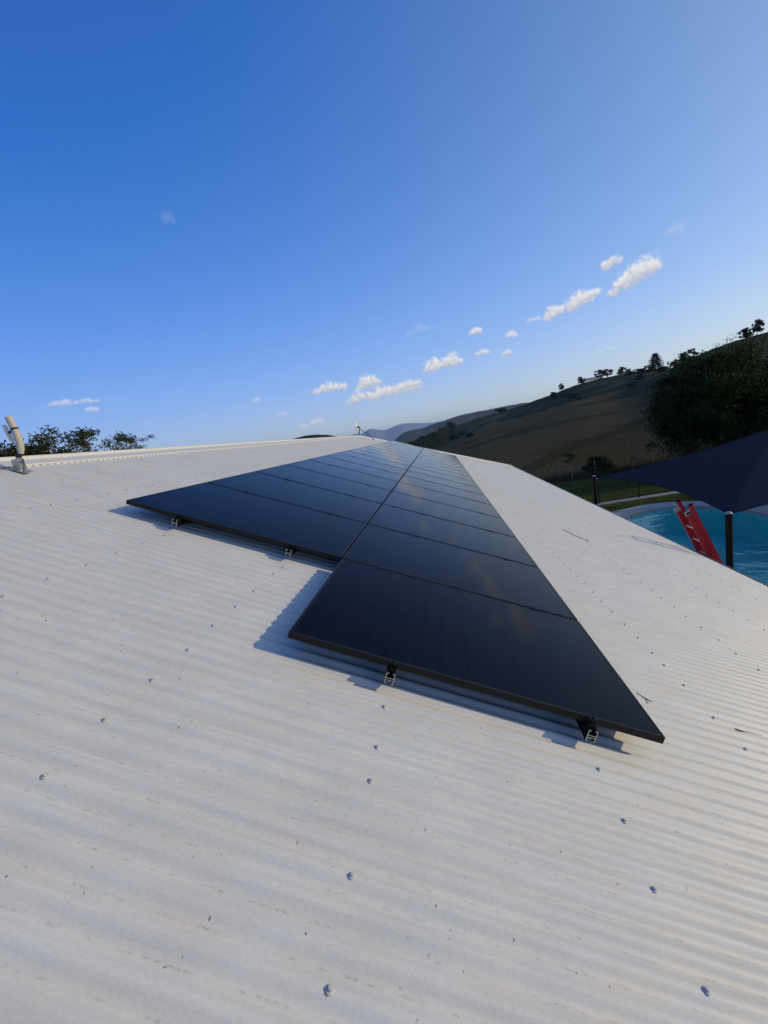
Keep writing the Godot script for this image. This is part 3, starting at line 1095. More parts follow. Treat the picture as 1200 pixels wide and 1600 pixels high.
func make_sail() -> void:
	var A := Vector3(7.98, 2.58, -19.08)
	var B := Vector3(7.63, 2.80, -9.35)
	var C := Vector3(15.88, 3.68, -19.47)
	var D := Vector3(15.6, 2.45, -11.3)
	var t := thing("shade_sail", "dark navy shade sail stretched between posts over the pool", "shade sail", Transform3D(Basis(), B))
	var fabric := Builder.new()
	var n := 18
	for tri_ in [[A, B, C, 1.0], [D, C, B, 1.0]]:
		var P: Array = []
		for i in n + 1:
			var row := []
			for j in n + 1 - i:
				var a := 1.0 - float(i + j) / n
				var b := float(i) / n
				var c := float(j) / n
				var q: Vector3 = tri_[0] * a + tri_[1] * b + tri_[2] * c
				var m: Vector3 = (tri_[0] + tri_[1] + tri_[2]) / 3.0
				# the two free edges bow inwards; the seam between the two halves stays taut
				var e1: Vector3 = (tri_[0] + tri_[1]) / 2.0
				var e2: Vector3 = (tri_[0] + tri_[2]) / 2.0
				q += (tri_[2] - e1) * (0.07 * 4.0 * a * b * (1.0 - c)) + (tri_[1] - e2) * (0.07 * 4.0 * a * c * (1.0 - b))
				q.y -= 0.5 * a * b * c
				row.append(q - B)
			P.append(row)
		for i in n:
			for j in n - i:
				fabric.tri(P[i][j], P[i + 1][j], P[i][j + 1], Vector3.UP)
				if i + j < n - 1:
					fabric.tri(P[i + 1][j], P[i + 1][j + 1], P[i][j + 1], Vector3.UP)
		for edge in 2:
			var path := []
			var radii := []
			for k in n + 1:
				path.append(P[k][0] if edge == 0 else P[0][k])
				radii.append(0.012)
			var cable := Builder.new()
			cable.tube(path, radii, 6)
			put("edge_cable", cable.mesh(mats.navy), t)
	put("fabric", fabric.mesh(mats.navy), t)
	var tips := [[A, "slim black steel post at the far corner of the shade sail"], [B, "black steel shade sail post with silver shackle by the gutter"], [C, "black steel shade sail post across the pool, far side"], [D, "black steel shade sail post across the pool, near side"]]
	for k in tips:
		var p: Vector3 = k[0]
		var away := p - (A + B + C + D) / 4.0
		var foot := Vector3(p.x, 0, p.z) + Vector3(away.x, 0, away.z).normalized() * 0.16
		var post := thing("sail_post", k[1], "post", Transform3D(Basis(), foot), "posts that hold the shade sail")
		var h := p.y + 0.06
		var b := Builder.new()
		b.lathe([Vector2(0.075, 0.0), Vector2(0.075, h)], 18)
		put("pole", b.mesh(mats.black_metal), post)
		b = Builder.new()
		b.lathe([Vector2(0.079, h + 0.0005), Vector2(0.079, h + 0.012), Vector2(0.05, h + 0.04), Vector2(0.0, h + 0.055)], 18)
		put("cap", b.mesh(mats.zinc), post)
		b = Builder.new()
		var to := p - foot
		b.tube([Vector3(to.x, 0, to.z).normalized() * 0.07 + Vector3(0, p.y - 0.06, 0), to + Vector3(0, -0.03, 0), to], [0.016, 0.016, 0.012], 8)
		put("shackle", b.mesh(mats.aluminium), post)


func make_paddock_fence() -> void:
	var t := thing("paddock_fence", "weathered timber post and wire fence between lawn and paddock", "fence", Transform3D(Basis(), Vector3(0, 0, -36)))
	var r := RandomNumberGenerator.new()
	r.seed = 8
	var spots := []
	for k in 12:
		var x := -1.0 + 2.95 * k
		spots.append(Vector3(x, 0, -0.35 * sin(x * 0.21) - 0.06 * maxf(0, x - 12.0)))
	for p in spots:
		var b := Builder.new()
		var lean := Vector3(r.randf_range(-0.04, 0.04), 0, r.randf_range(-0.04, 0.04))
		b.tube([p - Vector3(0, 0.1, 0), p + Vector3(0, 0.6, 0) + lean * 0.5, p + Vector3(0, 1.28, 0) + lean], [0.065, 0.06, 0.055], 8)
		put("post", b.mesh(mats.timber), t)
	var brace := Builder.new()
	brace.tube([spots[6] + Vector3(0, 1.05, 0.07), spots[7] + Vector3(0, 0.12, 0.07)], [0.045, 0.045], 7)
	put("brace", brace.mesh(mats.timber), t)
	for y in [0.3, 0.6, 0.9, 1.15]:
		var b := Builder.new()
		var path := []
		var radii := []
		for p in spots:
			path.append(p + Vector3(0, y, 0.065)); radii.append(0.004)
		b.tube(path, radii, 4)
		put("wire", b.mesh(mats.wire), t)


# ---------------------------------------------------------------- terrain
const NEAR_AZ := [-180.0, -60.0, -20.0, -6.0, -0.5, 5.6, 11.4, 17.4, 22.5, 27.1, 31.2, 34.8, 45.0, 60.0, 90.0, 180.0]
const NEAR_EL := [-3.0, -3.0, -3.6, -3.2, -2.28, -0.88, -0.03, 0.71, 1.0, 2.47, 3.63, 4.0, 4.6, 4.6, 3.0, -3.0]
const NEAR_D := [600.0, 600.0, 600.0, 600.0, 560.0, 520.0, 480.0, 430.0, 400.0, 370.0, 345.0, 330.0, 300.0, 300.0, 400.0, 600.0]
const BACK_AZ := [-180.0, -60.0, -20.0, -6.0, -3.0, 3.7, 9.1, 13.8, 18.2, 22.0, 25.7, 27.1, 31.0, 40.0, 60.0, 180.0]
const BACK_EL := [-2.0, -2.0, -2.0, -1.8, -1.19, 0.45, 1.02, 1.92, 2.75, 2.8, 2.75, 2.5, 2.2, 2.0, 1.5, -2.0]
const BACK_D := [900.0, 900.0, 900.0, 900.0, 880.0, 850.0, 820.0, 780.0, 750.0, 730.0, 720.0, 720.0, 720.0, 720.0, 800.0, 900.0]
const HILL_EYE := Vector3(0.8, 6.0, 1.71)       # the heights of the crests were surveyed from here
var lumps := FastNoiseLite.new()


func between(x: float, xs: Array, ys: Array) -> float:
	for k in xs.size() - 1:
		if x <= xs[k + 1]:
			var t: float = (x - xs[k]) / (xs[k + 1] - xs[k])
			return cubic_interpolate(ys[k], ys[k + 1], ys[maxi(k - 1, 0)], ys[mini(k + 2, ys.size() - 1)], t) if xs[k + 1] - xs[k] < 12.0 else lerpf(ys[k], ys[k + 1], smoothstep(0.0, 1.0, t))
	return ys[-1]


func hill_profile(az: float) -> Array:
	var dn := between(az, NEAR_AZ, NEAR_D)
	var yn := 6.0 + dn * tan(deg_to_rad(between(az, NEAR_AZ, NEAR_EL)))
	var db := between(az, BACK_AZ, BACK_D)
	var yb := 6.0 + db * tan(deg_to_rad(between(az, BACK_AZ, BACK_EL)))
	var dip := minf(minf(yn, yb) - 3.0 - 0.02 * dn, yn - 4.0)
	return [[0.0, 46.0, dn, dn * 1.22, db, db * 1.25, 2000.0, 14000.0], [0.0, 0.0, yn, dip, yb, yb - 14.0, -30.0, -60.0]]


func profile_height(pr: Array, d: float) -> float:
	var xs: Array = pr[0]
	var ys: Array = pr[1]
	for k in xs.size() - 1:
		if d <= xs[k + 1]:
			return lerpf(ys[k], ys[k + 1], (d - xs[k]) / (xs[k + 1] - xs[k]))
	return ys[-1]


func ground_at(x: float, z: float) -> float:
	var dx := x - HILL_EYE.x
	var dz := z - HILL_EYE.z
	var d := sqrt(dx * dx + dz * dz)
	var h := profile_height(hill_profile(rad_to_deg(atan2(dx, -dz))), d)
	return h + lumps.get_noise_2d(x, z) * clampf((d - 60.0) / 200.0, 0.0, 1.0) * 1.6


func make_terrain() -> void:
	lumps.seed = 5
	lumps.frequency = 0.011
	lumps.fractal_octaves = 3
	var azs := []
	var a := -180.0
	while a < 180.0:
		azs.append(a)
		a += 0.2 if a >= -8.0 and a < 40.0 else (1.0 if a >= -60 and a < 60 else 4.0)
	azs.append(180.0)
	var ds := [3.0]
	while ds[-1] < 14000.0:
		var d: float = ds[-1]
		ds.append(d + (3.0 if d < 30 else (1.5 if d < 60.0 else maxf(2.0, d * 0.011)) if d < 1200 else d * 0.12))
	var patch := FastNoiseLite.new()
	patch.seed = 17
	patch.frequency = 0.02
	patch.fractal_octaves = 4
	var v := PackedVector3Array()
	var c := PackedColorArray()
	var t := PackedVector2Array()
	for az in azs:
		var pr := hill_profile(az)
		var sx := sin(deg_to_rad(az))
		var sz := -cos(deg_to_rad(az))
		for d in ds:
			var x: float = HILL_EYE.x + sx * d
			var z: float = HILL_EYE.z + sz * d
			var y := profile_height(pr, d) + lumps.get_noise_2d(x, z) * clampf((d - 60.0) / 200.0, 0.0, 1.0) * 1.6
			var inside := minf(minf(x + 40.0, 34.0 - x), minf(z + 34.5, 24.0 - z))
			if inside > 0.0:
				y -= minf(0.02 + inside * 1.2, 2.5)          # the lawn and the pool lie in a cut terrace
			v.append(Vector3(x, y - 0.004, z))
			t.append(Vector2(x, z) / 9.0)
			# dry grass: straw, brown and grey-green patches; a bare track and a paddock boundary cross the slope
			var p := patch.get_noise_2d(x, z)
			var q := patch.get_noise_2d(x * 0.3 + 300.0, z * 0.3)
			var col := Color(0.62, 0.62, 0.62).lerp(Color(1.5, 1.36, 1.12), clampf(0.5 + p * 1.5, 0, 1)).lerp(Color(0.62, 0.74, 0.55), clampf(q * 1.4, 0, 0.8))
			if d > pr[0][2] * 1.06:                           # the back slope is coloured darker and greener
				col = Color(col.r * 0.66, col.g * 0.78, col.b * 0.74)
			elif d > pr[0][2] * 0.93:                         # paler tint paints the sunlit rim along the brow
				col = Color(col.r * 1.3, col.g * 1.26, col.b * 1.18)
			var track := absf(z + 62.0 + 1.35 * (x - 24.0) + 5.0 * sin(x * 0.09))
			if track < 3.0 and d < 330.0:
				col = col.lerp(Color(0.55, 0.50, 0.45), 0.75)
			var contour := absf(fposmod(y + 0.35 * p, 6.5) - 3.2)
			if d > 90.0 and d < 420.0 and contour < 0.28:
				col = col.lerp(Color(1.35, 1.2, 1.0), 0.5)
			c.append(col)
	var n := PackedVector3Array()
	n.resize(v.size())
	var idx := PackedInt32Array()
	var w := ds.size()
	for i in azs.size() - 1:
		for j in w - 1:
			var k := i * w + j
			idx.append_array([k, k + 1, k + w, k + 1, k + w + 1, k + w])
	for k in range(0, idx.size(), 3):
		var f := (v[idx[k + 2]] - v[idx[k]]).cross(v[idx[k + 1]] - v[idx[k]])
		if f.y < 0:
			var keep := idx[k + 1]
			idx[k + 1] = idx[k + 2]
			idx[k + 2] = keep
			f = -f
		for e in 3:
			n[idx[k + e]] += f
	for k in n.size():
		n[k] = n[k].normalized() if n[k].length_squared() > 0 else Vector3.UP
	var arrays := []
	arrays.resize(Mesh.ARRAY_MAX)
	arrays[Mesh.ARRAY_VERTEX] = v; arrays[Mesh.ARRAY_NORMAL] = n; arrays[Mesh.ARRAY_COLOR] = c; arrays[Mesh.ARRAY_TEX_UV] = t; arrays[Mesh.ARRAY_INDEX] = idx
	var mesh := ArrayMesh.new()
	mesh.add_surface_from_arrays(Mesh.PRIMITIVE_TRIANGLES, arrays)
	var m := StandardMaterial3D.new()
	m.albedo_texture = two_tone(Color(0.046, 0.041, 0.024), Color(0.200, 0.176, 0.112), 0.02, 81, 1024)
	m.vertex_color_use_as_albedo = true
	m.roughness = 1.0
	m.metallic_specular = 0.1
	m.heightmap_enabled = true
	m.heightmap_scale = 60.0
	m.heightmap_texture = ImageTexture.create_from_image(noise_image(512, 512, 0.12, 33, 4))
	mesh.surface_set_material(0, m)
	structure("hillside", mesh, "brown dry-grass hillside rising to the right behind the yard", "hillside")


# a far range: crest given as (azimuth, elevation) seen from the house, at one distance, with a front and a back slope
func far_range(called: String, label: String, crest: Array, dist: float, base_y: float, rough_m: float, colour: Color, seed_: int) -> void:
	var nz := FastNoiseLite.new()
	nz.seed = seed_
	nz.frequency = 1.0 / (dist * 0.06)
	nz.fractal_octaves = 4
	var xs := []
	var ys := []
	for k in crest:
		xs.append(k[0]); ys.append(k[1])
	var b := Builder.new()
	var m := tinted(1.0)
	m.metallic_specular = 0.1
	var prev := []
	var steps := 90
	var prof := [[0.72, 0.0], [0.80, 0.18], [0.88, 0.50], [0.94, 0.80], [0.98, 0.96], [1.0, 1.0], [1.04, 0.9], [1.12, 0.55], [1.25, 0.0]]
	for s in steps + 1:
		var az: float = lerpf(xs[0], xs[-1], float(s) / steps)
		var top := 6.0 + dist * tan(deg_to_rad(between(az, xs, ys)))
		var row := []
		for p in prof:
			var d: float = dist * p[0]
			var x := HILL_EYE.x + sin(deg_to_rad(az)) * d
			var z := HILL_EYE.z - cos(deg_to_rad(az)) * d
			row.append(Vector3(x, base_y + (top - base_y) * p[1] + nz.get_noise_2d(x, z) * rough_m * (0.25 if p[1] == 1.0 else p[1]), z))
		if s > 0:
			for k in prof.size() - 1:
				b.colour = colour * (1.0 + 0.25 * nz.get_noise_2d(row[k].x * 3.0, row[k].z * 3.0))
				b.quad(prev[k], row[k], row[k + 1], prev[k + 1], Vector3.UP)
		prev = row
	structure(called, b.mesh(m), label, "hill")


func make_far_hills() -> void:
	far_range("far_hill", "hazy wooded hill behind the dry slopes", [[-9.0, -1.5], [-6.0, -0.5], [-4.5, 0.36], [-2.0, 0.62], [-0.7, 0.80], [1.0, 1.05], [2.55, 1.38], [6.0, 1.55], [9.9, 1.60], [14.0, 1.2], [20.0, 0.5], [26.0, -0.5]], 4500.0, -60.0, 30.0, Color(0.070, 0.080, 0.060), 3)  # hill colour lightened to make up for weak haze
	far_range("mountain_range", "distant mountains with painted blue haze on the horizon beyond the roof", [[-30.0, -0.3], [-22.0, 0.4], [-15.5, 0.7], [-12.6, 0.95], [-11.0, 1.32], [-10.0, 1.22], [-8.9, 1.65], [-7.0, 1.20], [-5.6, 1.45], [-4.6, 1.62], [-3.2, 1.50], [-1.0, 1.15], [3.0, 1.0], [9.0, 0.5], [16.0, 0.0]], 22000.0, -220.0, 60.0, Color(0.19, 0.23, 0.27), 7)  # pale blue of distance haze is painted into the surface colour
	far_range("wooded_hill", "low dark wooded hill just above the ridge line", [[-27.0, 0.2], [-23.5, 1.2], [-21.5, 1.75], [-19.0, 2.0], [-16.8, 2.12], [-14.6, 1.78], [-13.2, 1.3], [-11.5, 0.6], [-9.0, -0.6]], 1500.0, -60.0, 8.0, Color(0.022, 0.030, 0.016), 9)


# ---------------------------------------------------------------- plants
func leaf_quad(b: Builder, p: Vector3, long: float, wide: float, r: RandomNumberGenerator) -> void:
	var d := Vector3(r.randfn(), r.randfn() * 0.7 - 0.2, r.randfn()).normalized()
	var s := d.cross(Vector3(r.randfn(), r.randfn(), r.randfn())).normalized()
	var out := d.cross(s)
	var a := p - d * long * 0.5
	var e := p + d * long * 0.5
	b.tri(a, p + s * wide * 0.5, e, out)
	b.tri(a, e, p - s * wide * 0.5, out)


# leaves gathered in clumps through an ellipsoid; "open" leaves gaps between the clumps
func crown(r: RandomNumberGenerator, size: Vector3, clumps: int, each: int, leaf: float, dark: Color, light: Color, spread := 0.30, shell := 0.55) -> ArrayMesh:
	var b := Builder.new()
	for k in clumps:
		var dir := Vector3(r.randfn(), r.randfn(), r.randfn()).normalized()
		var c := dir * pow(r.randf(), 0.45) * lerpf(0.85, 1.05, r.randf())
		if r.randf() < shell:
			c = dir * r.randf_range(0.72, 1.04)
		if c.y < -0.55:
			c.y = -0.55 + r.randf() * 0.15
		var s := spread * r.randf_range(0.6, 1.25)
		var hue := r.randf()
		for j in each:
			var o := Vector3(r.randfn(), r.randfn() * 0.75, r.randfn()) * s * 0.5
			b.colour = dark.lerp(light, clampf(hue * 0.7 + r.randf() * 0.4 - 0.05, 0, 1))
			leaf_quad(b, (c + o) * size, leaf * r.randf_range(0.7, 1.35), leaf * r.randf_range(0.40, 0.65), r)
	return b.mesh(mats.leaf)


# tapered trunk with limbs that fork into the crown
func limbs(r: RandomNumberGenerator, h: float, crown_y: float, spread: float, thick: float, count: int, tips: Array, m: Material) -> ArrayMesh:
	var b := Builder.new()
	var top := Vector3(r.randf_range(-0.06, 0.06) * h, crown_y + (h - crown_y) * 0.45, r.randf_range(-0.06, 0.06) * h)
	var mid := top * 0.5 + Vector3(r.randf_range(-0.03, 0.03), 0, r.randf_range(-0.03, 0.03)) * h
	b.tube([Vector3(0, -0.1, 0), Vector3(0, 0.15 * h, 0), mid, top], [thick * 1.3, thick, thick * 0.75, thick * 0.4], 9)
	for k in count:
		var a := TAU * (k + r.randf() * 0.6) / count
		var from := Vector3(0, 0.15 * h, 0).lerp(top, r.randf_range(0.25, 0.9))
		var end := Vector3(cos(a) * spread * r.randf_range(0.55, 1.0), r.randf_range(crown_y + (h - crown_y) * 0.15, h * 0.98), sin(a) * spread * r.randf_range(0.55, 1.0))
		var bend := from.lerp(end, 0.5) + Vector3(0, -0.08 * h * r.randf(), 0)
		b.tube([from, bend, end], [thick * 0.42, thick * 0.26, thick * 0.09], 6)
		tips.append(end)
		for j in 3:
			var e2 := end + Vector3(r.randfn(), r.randf_range(-0.1, 0.9), r.randfn()) * spread * 0.28
			b.tube([bend.lerp(end, 0.35 + 0.2 * j), e2], [thick * 0.14, thick * 0.05], 5)
			tips.append(e2)
	return b.mesh(m)


func leaves_at(r: RandomNumberGenerator, tips: Array, each: int, s: float, leaf: float, dark: Color, light: Color) -> ArrayMesh:
	var b := Builder.new()
	for p in tips:
		var hue := r.randf()
		for j in each:
			b.colour = dark.lerp(light, clampf(hue * 0.6 + r.randf() * 0.5, 0, 1))
			leaf_quad(b, p + Vector3(r.randfn(), r.randfn() * 0.6, r.randfn()) * s, leaf * r.randf_range(0.7, 1.4), leaf * 0.34, r)
	return b.mesh(mats.leaf)


func tree_thing(called: String, label: String, category: String, at: Vector3, trunk: Mesh, leaf_mesh: Mesh, centre: Vector3, scale_ := Vector3.ONE, turn := 0.0, group := "") -> Node3D:
	var t := thing(called, label, category, Transform3D(Basis(Vector3.UP, turn).scaled(scale_), at), group)
	if trunk:
		put("trunk", trunk, t)
	put("crown", leaf_mesh, t, Transform3D(Basis(), centre))
	return t


const DARK := Color(0.012, 0.018, 0.007)
const MIDGREEN := Color(0.055, 0.072, 0.020)


func make_trees() -> void:
	var r := RandomNumberGenerator.new()
	r.seed = 101
	# the big tree behind the sail, and its neighbours at the edge of the frame and beyond it, which shade the pool and the lawn
	var tips := []
	var tr := limbs(r, 8.2, 2.0, 3.4, 0.28, 9, tips, mats.bark)
	var cr := crown(r, Vector3(4.3, 3.7, 4.0), 190, 190, 0.23, DARK, MIDGREEN, 0.22, 0.5)
	var big := tree_thing("broadleaf_tree", "large dark leafy tree behind the shade sail at right", "tree", Vector3(21.2, 0, -32.4), tr, cr, Vector3(0, 4.7, 0))
	var low := []
	for k in 70:
		var a := r.randf() * TAU
		var d := sqrt(r.randf()) * 3.3
		low.append(Vector3(cos(a) * d, r.randf_range(0.9, 3.2), sin(a) * d))
	for k in 26:          # boughs that stand out of the round of the crown
		var a := r.randf() * TAU
		low.append(Vector3(cos(a) * r.randf_range(3.4, 4.8), r.randf_range(3.4, 7.0), sin(a) * r.randf_range(3.2, 4.6)))
	put("hanging_boughs", leaves_at(r, low, 130, 0.42, 0.23, DARK, MIDGREEN), big)
	put("top_shoots", leaves_at(r, [Vector3(0.2, 8.6, 0), Vector3(0.8, 8.9, 0.3), Vector3(1.0, 8.3, 0.2), Vector3(-0.9, 8.2, 0.4), Vector3(1.6, 8.1, 0)], 40, 0.22, 0.16, MIDGREEN, Color(0.09, 0.11, 0.03)), big)
	tips = []
	tr = limbs(r, 7.6, 1.6, 2.6, 0.22, 8, tips, mats.bark)
	cr = crown(r, Vector3(2.9, 3.4, 2.9), 95, 120, 0.20, Color(0.02, 0.028, 0.008), Color(0.085, 0.10, 0.024), 0.22)
	tree_thing("broadleaf_tree", "yellow-green leafy tree at the right edge, beside the large dark tree", "tree", Vector3(26.4, 0, -31.6), tr, cr, Vector3(0, 4.3, 0))
	var spots := [Vector3(27.0, 0, -21.4), Vector3(28.0, 0, -16.9)]
	var names := ["leafy tree outside the frame, shading the lawn by the fence", "leafy tree outside the frame, shading the far end of the pool"]
	for k in 2:
		tree_thing("broadleaf_tree", names[k], "tree", spots[k], tr, cr, Vector3(0, 4.3, 0), Vector3(1.15, 1.0, 1.15), k * 2.1)
	# shrubs and saplings by the paddock fence
	var bush := crown(r, Vector3(1.15, 0.85, 1.1), 90, 70, 0.13, DARK, Color(0.045, 0.05, 0.018), 0.26)
	tree_thing("shrub", "round dark shrub growing beside the paddock fence", "shrub", Vector3(14.3, 0, -37.2), null, bush, Vector3(0, 0.62, 0))
	for s in [[Vector3(11.7, 0, -35.6), 2.35, "slender sapling with a small crown beside the lawn edge"], [Vector3(18.3, 0, -36.0), 2.2, "open leafy sapling near the sail's upper edge"]]:
		tips = []
		var st := limbs(r, s[1], s[1] * 0.55, 0.42, 0.035, 6, tips, mats.pale_bark)
		var sc := leaves_at(r, tips, 16, 0.13, 0.14, DARK, MIDGREEN)
		tree_thing("sapling", s[2], "tree", s[0], st, sc, Vector3.ZERO)
	# gum trees behind the ridge at the left
	var gums := [[Vector3(-26.9, 0, -26.9), 10.7, 2.2, "open-crowned gum tree behind the ridge, tallest of the group"], [Vector3(-25.6, 0, -28.6), 9.6, 1.8, "sparse gum tree with bare forks at the right of the group"], [Vector3(-30.2, 0, -24.6), 10.4, 2.2, "leafy gum tree behind the bent antenna mast"], [Vector3(-35.9, 0, -45.2), 11.0, 1.6, "small lone treetop showing above the ridge"], [Vector3(-28.6, 0, -26.0), 9.7, 1.9, "gum tree standing between the antenna and the tallest gum"]]
	for g in gums:
		tips = []
		var gt := limbs(r, g[1], g[1] * 0.62, g[2], 0.16, 11, tips, mats.pale_bark)
		var gc := leaves_at(r, tips, 40 if g[1] == 9.6 else 60, 0.26, 0.25, Color(0.018, 0.026, 0.010), Color(0.060, 0.075, 0.026))
		tree_thing("gum_tree", g[3], "tree", g[0], gt, gc, Vector3.ZERO, Vector3.ONE, 0.0, "gum trees behind the ridge")
	var dense := crown(r, Vector3(2.7, 3.6, 2.5), 90, 90, 0.22, DARK, Color(0.035, 0.04, 0.014), 0.22)
	tips = []
	var dt := limbs(r, 8.8, 3.0, 2.0, 0.2, 7, tips, mats.bark)
	var hedge := [[Vector3(-29.2, 0, -23.2), "dense dark tree behind the antenna mast at the left edge"], [Vector3(-27.0, 0, -25.0), "dense dark tree showing low above the ridge"], [Vector3(-31.5, 0, -22.0), "dense dark tree beyond the left edge of the view"], [Vector3(-25.4, 0, -26.0), "dense dark tree at the right end of the low hedge line"]]
	for k in hedge.size():
		tree_thing("dense_tree", hedge[k][1], "tree", hedge[k][0], dt, dense, Vector3(0, 5.3, 0), Vector3(1.0, [1.18, 1.12, 1.14, 0.98][k], 1.0), k * 1.3, "dense trees behind the ridge")
	make_hill_trees(r)


func make_hill_trees(r: RandomNumberGenerator) -> void:
	var crowns := []
	for k in 4:
		crowns.append(crown(r, Vector3(0.5, 0.46, 0.5), 40, 34, 0.12, Color(0.010, 0.014, 0.008), Color(0.032, 0.040, 0.018), 0.26))
	var tb := Builder.new()
	tb.tube([Vector3(0, -0.05, 0), Vector3(0.01, 0.3, 0), Vector3(0, 0.6, 0)], [0.045, 0.035, 0.02], 6)
	tb.tube([Vector3(0.01, 0.3, 0), Vector3(0.22, 0.6, 0.05)], [0.02, 0.01], 5)
	tb.tube([Vector3(0.0, 0.34, 0), Vector3(-0.2, 0.62, -0.08)], [0.02, 0.01], 5)
	var stem := tb.mesh(mats.bark)
	# x, z, width, height, label; all stand on the slope
	var list := [
		[228.4, -692.9, 10.0, 12.5, "round tree at the left end of the far house on the crest"], [253.5, -687.4, 15.0, 15.0, "tall tree behind the far house on the crest"], [262.0, -682.0, 13.0, 12.0, "tree beside the right half of the far house"],
		[271.0, -654.9, 12.0, 13.0, "round crest tree, first right of the far house"], [271.7, -632.9, 11.5, 11.0, "round crest tree, second right of the far house"], [276.6, -614.4, 17.0, 10.0, "broad low crest tree left of the tall pine"], [283.0, -606.0, 13.0, 10.0, "crest tree half hidden by the tall pine"], [281.0, -566.0, 16.0, 7.0, "low dark tree at the foot of the tall pine, right"],
		[207.9, -724.3, 8.3, 12.4, "narrow tree on the skyline left of the far house"], [185.6, -692.1, 9.0, 10.0, "small skyline tree, leftmost on the upper crest"], [185.4, -600.6, 13.7, 8.6, "wide dark tree on the back slope under the skyline trees"], [152.0, -470.0, 9.0, 13.0, "tall dark tree on the back slope below the far house"], [150.0, -520.0, 14.0, 7.0, "low dark tree at the bottom of the back slope"], [177.3, -656.0, 7.5, 9.4, "small dark tree high on the back slope"],
		[210.0, -480.0, 16.0, 12.0, "bushy dark tree in the gully left of the tall pine"], [246.9, -548.8, 11.0, 8.0, "dark tree in the gully under the tall pine"], [140.0, -560.0, 7.0, 5.0, "smallest dark bush on the back slope"],
		[120.8, -806.4, 21.0, 8.3, "wide dark bush on the lower skyline"], [29.0, -837.8, 18.8, 13.8, "dark tree low on the far spur beside the roof edge"], [7.5, -861.3, 9.0, 9.0, "small dark tree on the far spur, farthest left but one"], [-32.2, -867.7, 12.0, 11.8, "dark tree nearest the antenna at the ridge end"], [-6.5, -837.3, 11.4, 8.9, "low dark tree on the far spur above the panels"], [16.2, -412.0, 9.3, 6.2, "dark bush on the near spur just above the roof"], [22.7, -296.5, 5.8, 3.1, "small bush on the near spur just above the roof"], [39.8, -726.2, 9.8, 6.5, "small dark tree in the valley behind the near spur"],
		[152.4, -290.3, 5.2, 5.2, "small tree on the near crest left of the large tree"], [149.8, -271.3, 8.2, 7.0, "spreading tree on the near crest beside the large tree"], [169.9, -256.9, 6.2, 6.6, "round tree on the near crest at far right"], [187.2, -274.2, 5.4, 9.0, "upright tree on the near crest, rightmost"], [153.1, -283.2, 5.0, 4.6, "bushy low tree on the near crest"]]
	for k in list.size():
		var e: Array = list[k]
		var y := ground_at(e[0], e[1])
		tree_thing("hill_tree", e[4], "tree", Vector3(e[0], y, e[1]), stem, crowns[k % 4], Vector3(0, 0.5, 0), Vector3(e[2], e[3], e[2]), k * 1.7, "trees on the hillside")
	# bunya-like pine: whorls of drooping branches under a domed top
	var b := Builder.new()
	var tips := []
	for w in 16:
		var f := w / 15.0
		var y := lerpf(3.5, 23.0, f)
		var reach := 8.6 * pow(1.0 - f * 0.92, 0.55) * (1.12 if w % 2 == 0 else 0.78) * r.randf_range(0.9, 1.1)
		var n := 9 if f < 0.7 else 6
		for k in n:
			var a := TAU * (k + r.randf() * 0.5) / n + w
			var end := Vector3(cos(a) * reach, y + 0.6 - reach * 0.05, sin(a) * reach)
			b.tube([Vector3(0, y, 0), end], [0.07, 0.03], 4)
			tips.append(end)
			tips.append(end * 0.72 + Vector3(0, y * 0.28, 0))
			tips.append(end * 0.45 + Vector3(0, y * 0.55, 0))
	b.tube([Vector3(0, -0.3, 0), Vector3(0, 12, 0), Vector3(0, 24, 0)], [0.55, 0.4, 0.1], 8)
	var p := Vector3(276.7, ground_at(276.7, -573.5), -573.5)
	tree_thing("pine_tree", "tall tiered pine standing on the crest, right of the far house", "tree", p, b.mesh(mats.bark), leaves_at(r, tips, 20, 0.5, 1.25, Color(0.008, 0.012, 0.008), Color(0.024, 0.030, 0.016)), Vector3.ZERO)
	# far-off wood in the valley between the spurs
	var mm := MultiMesh.new()
	mm.transform_format = MultiMesh.TRANSFORM_3D
	mm.mesh = crown(r, Vector3(0.5, 0.5, 0.5), 40, 30, 0.09, Color(0.05, 0.055, 0.022), Color(0.16, 0.15, 0.06), 0.26)  # leaf colours lightened and yellowed to paint in sunlight
	var put_at := []
	while put_at.size() < 240:
		var az := deg_to_rad(r.randf_range(-6.5, 1.2))
		var d := r.randf_range(690.0, 960.0)
		var x := HILL_EYE.x + sin(az) * d
		var z := HILL_EYE.z - cos(az) * d
		var s := r.randf_range(6.0, 11.0)
		put_at.append(Transform3D(Basis(Vector3.UP, r.randf() * TAU).scaled(Vector3(s, s * r.randf_range(0.8, 1.2), s)), Vector3(x, ground_at(x, z) + s * 0.42, z)))
	mm.instance_count = put_at.size()
	for k in put_at.size():
		mm.set_instance_transform(k, put_at[k])
	var o := MultiMeshInstance3D.new()
	o.multimesh = mm
	o.name = "valley_wood"
	add_child(o)
	tag(o, "far-off wood filling the valley beyond the roof end", "woodland", "", "stuff")


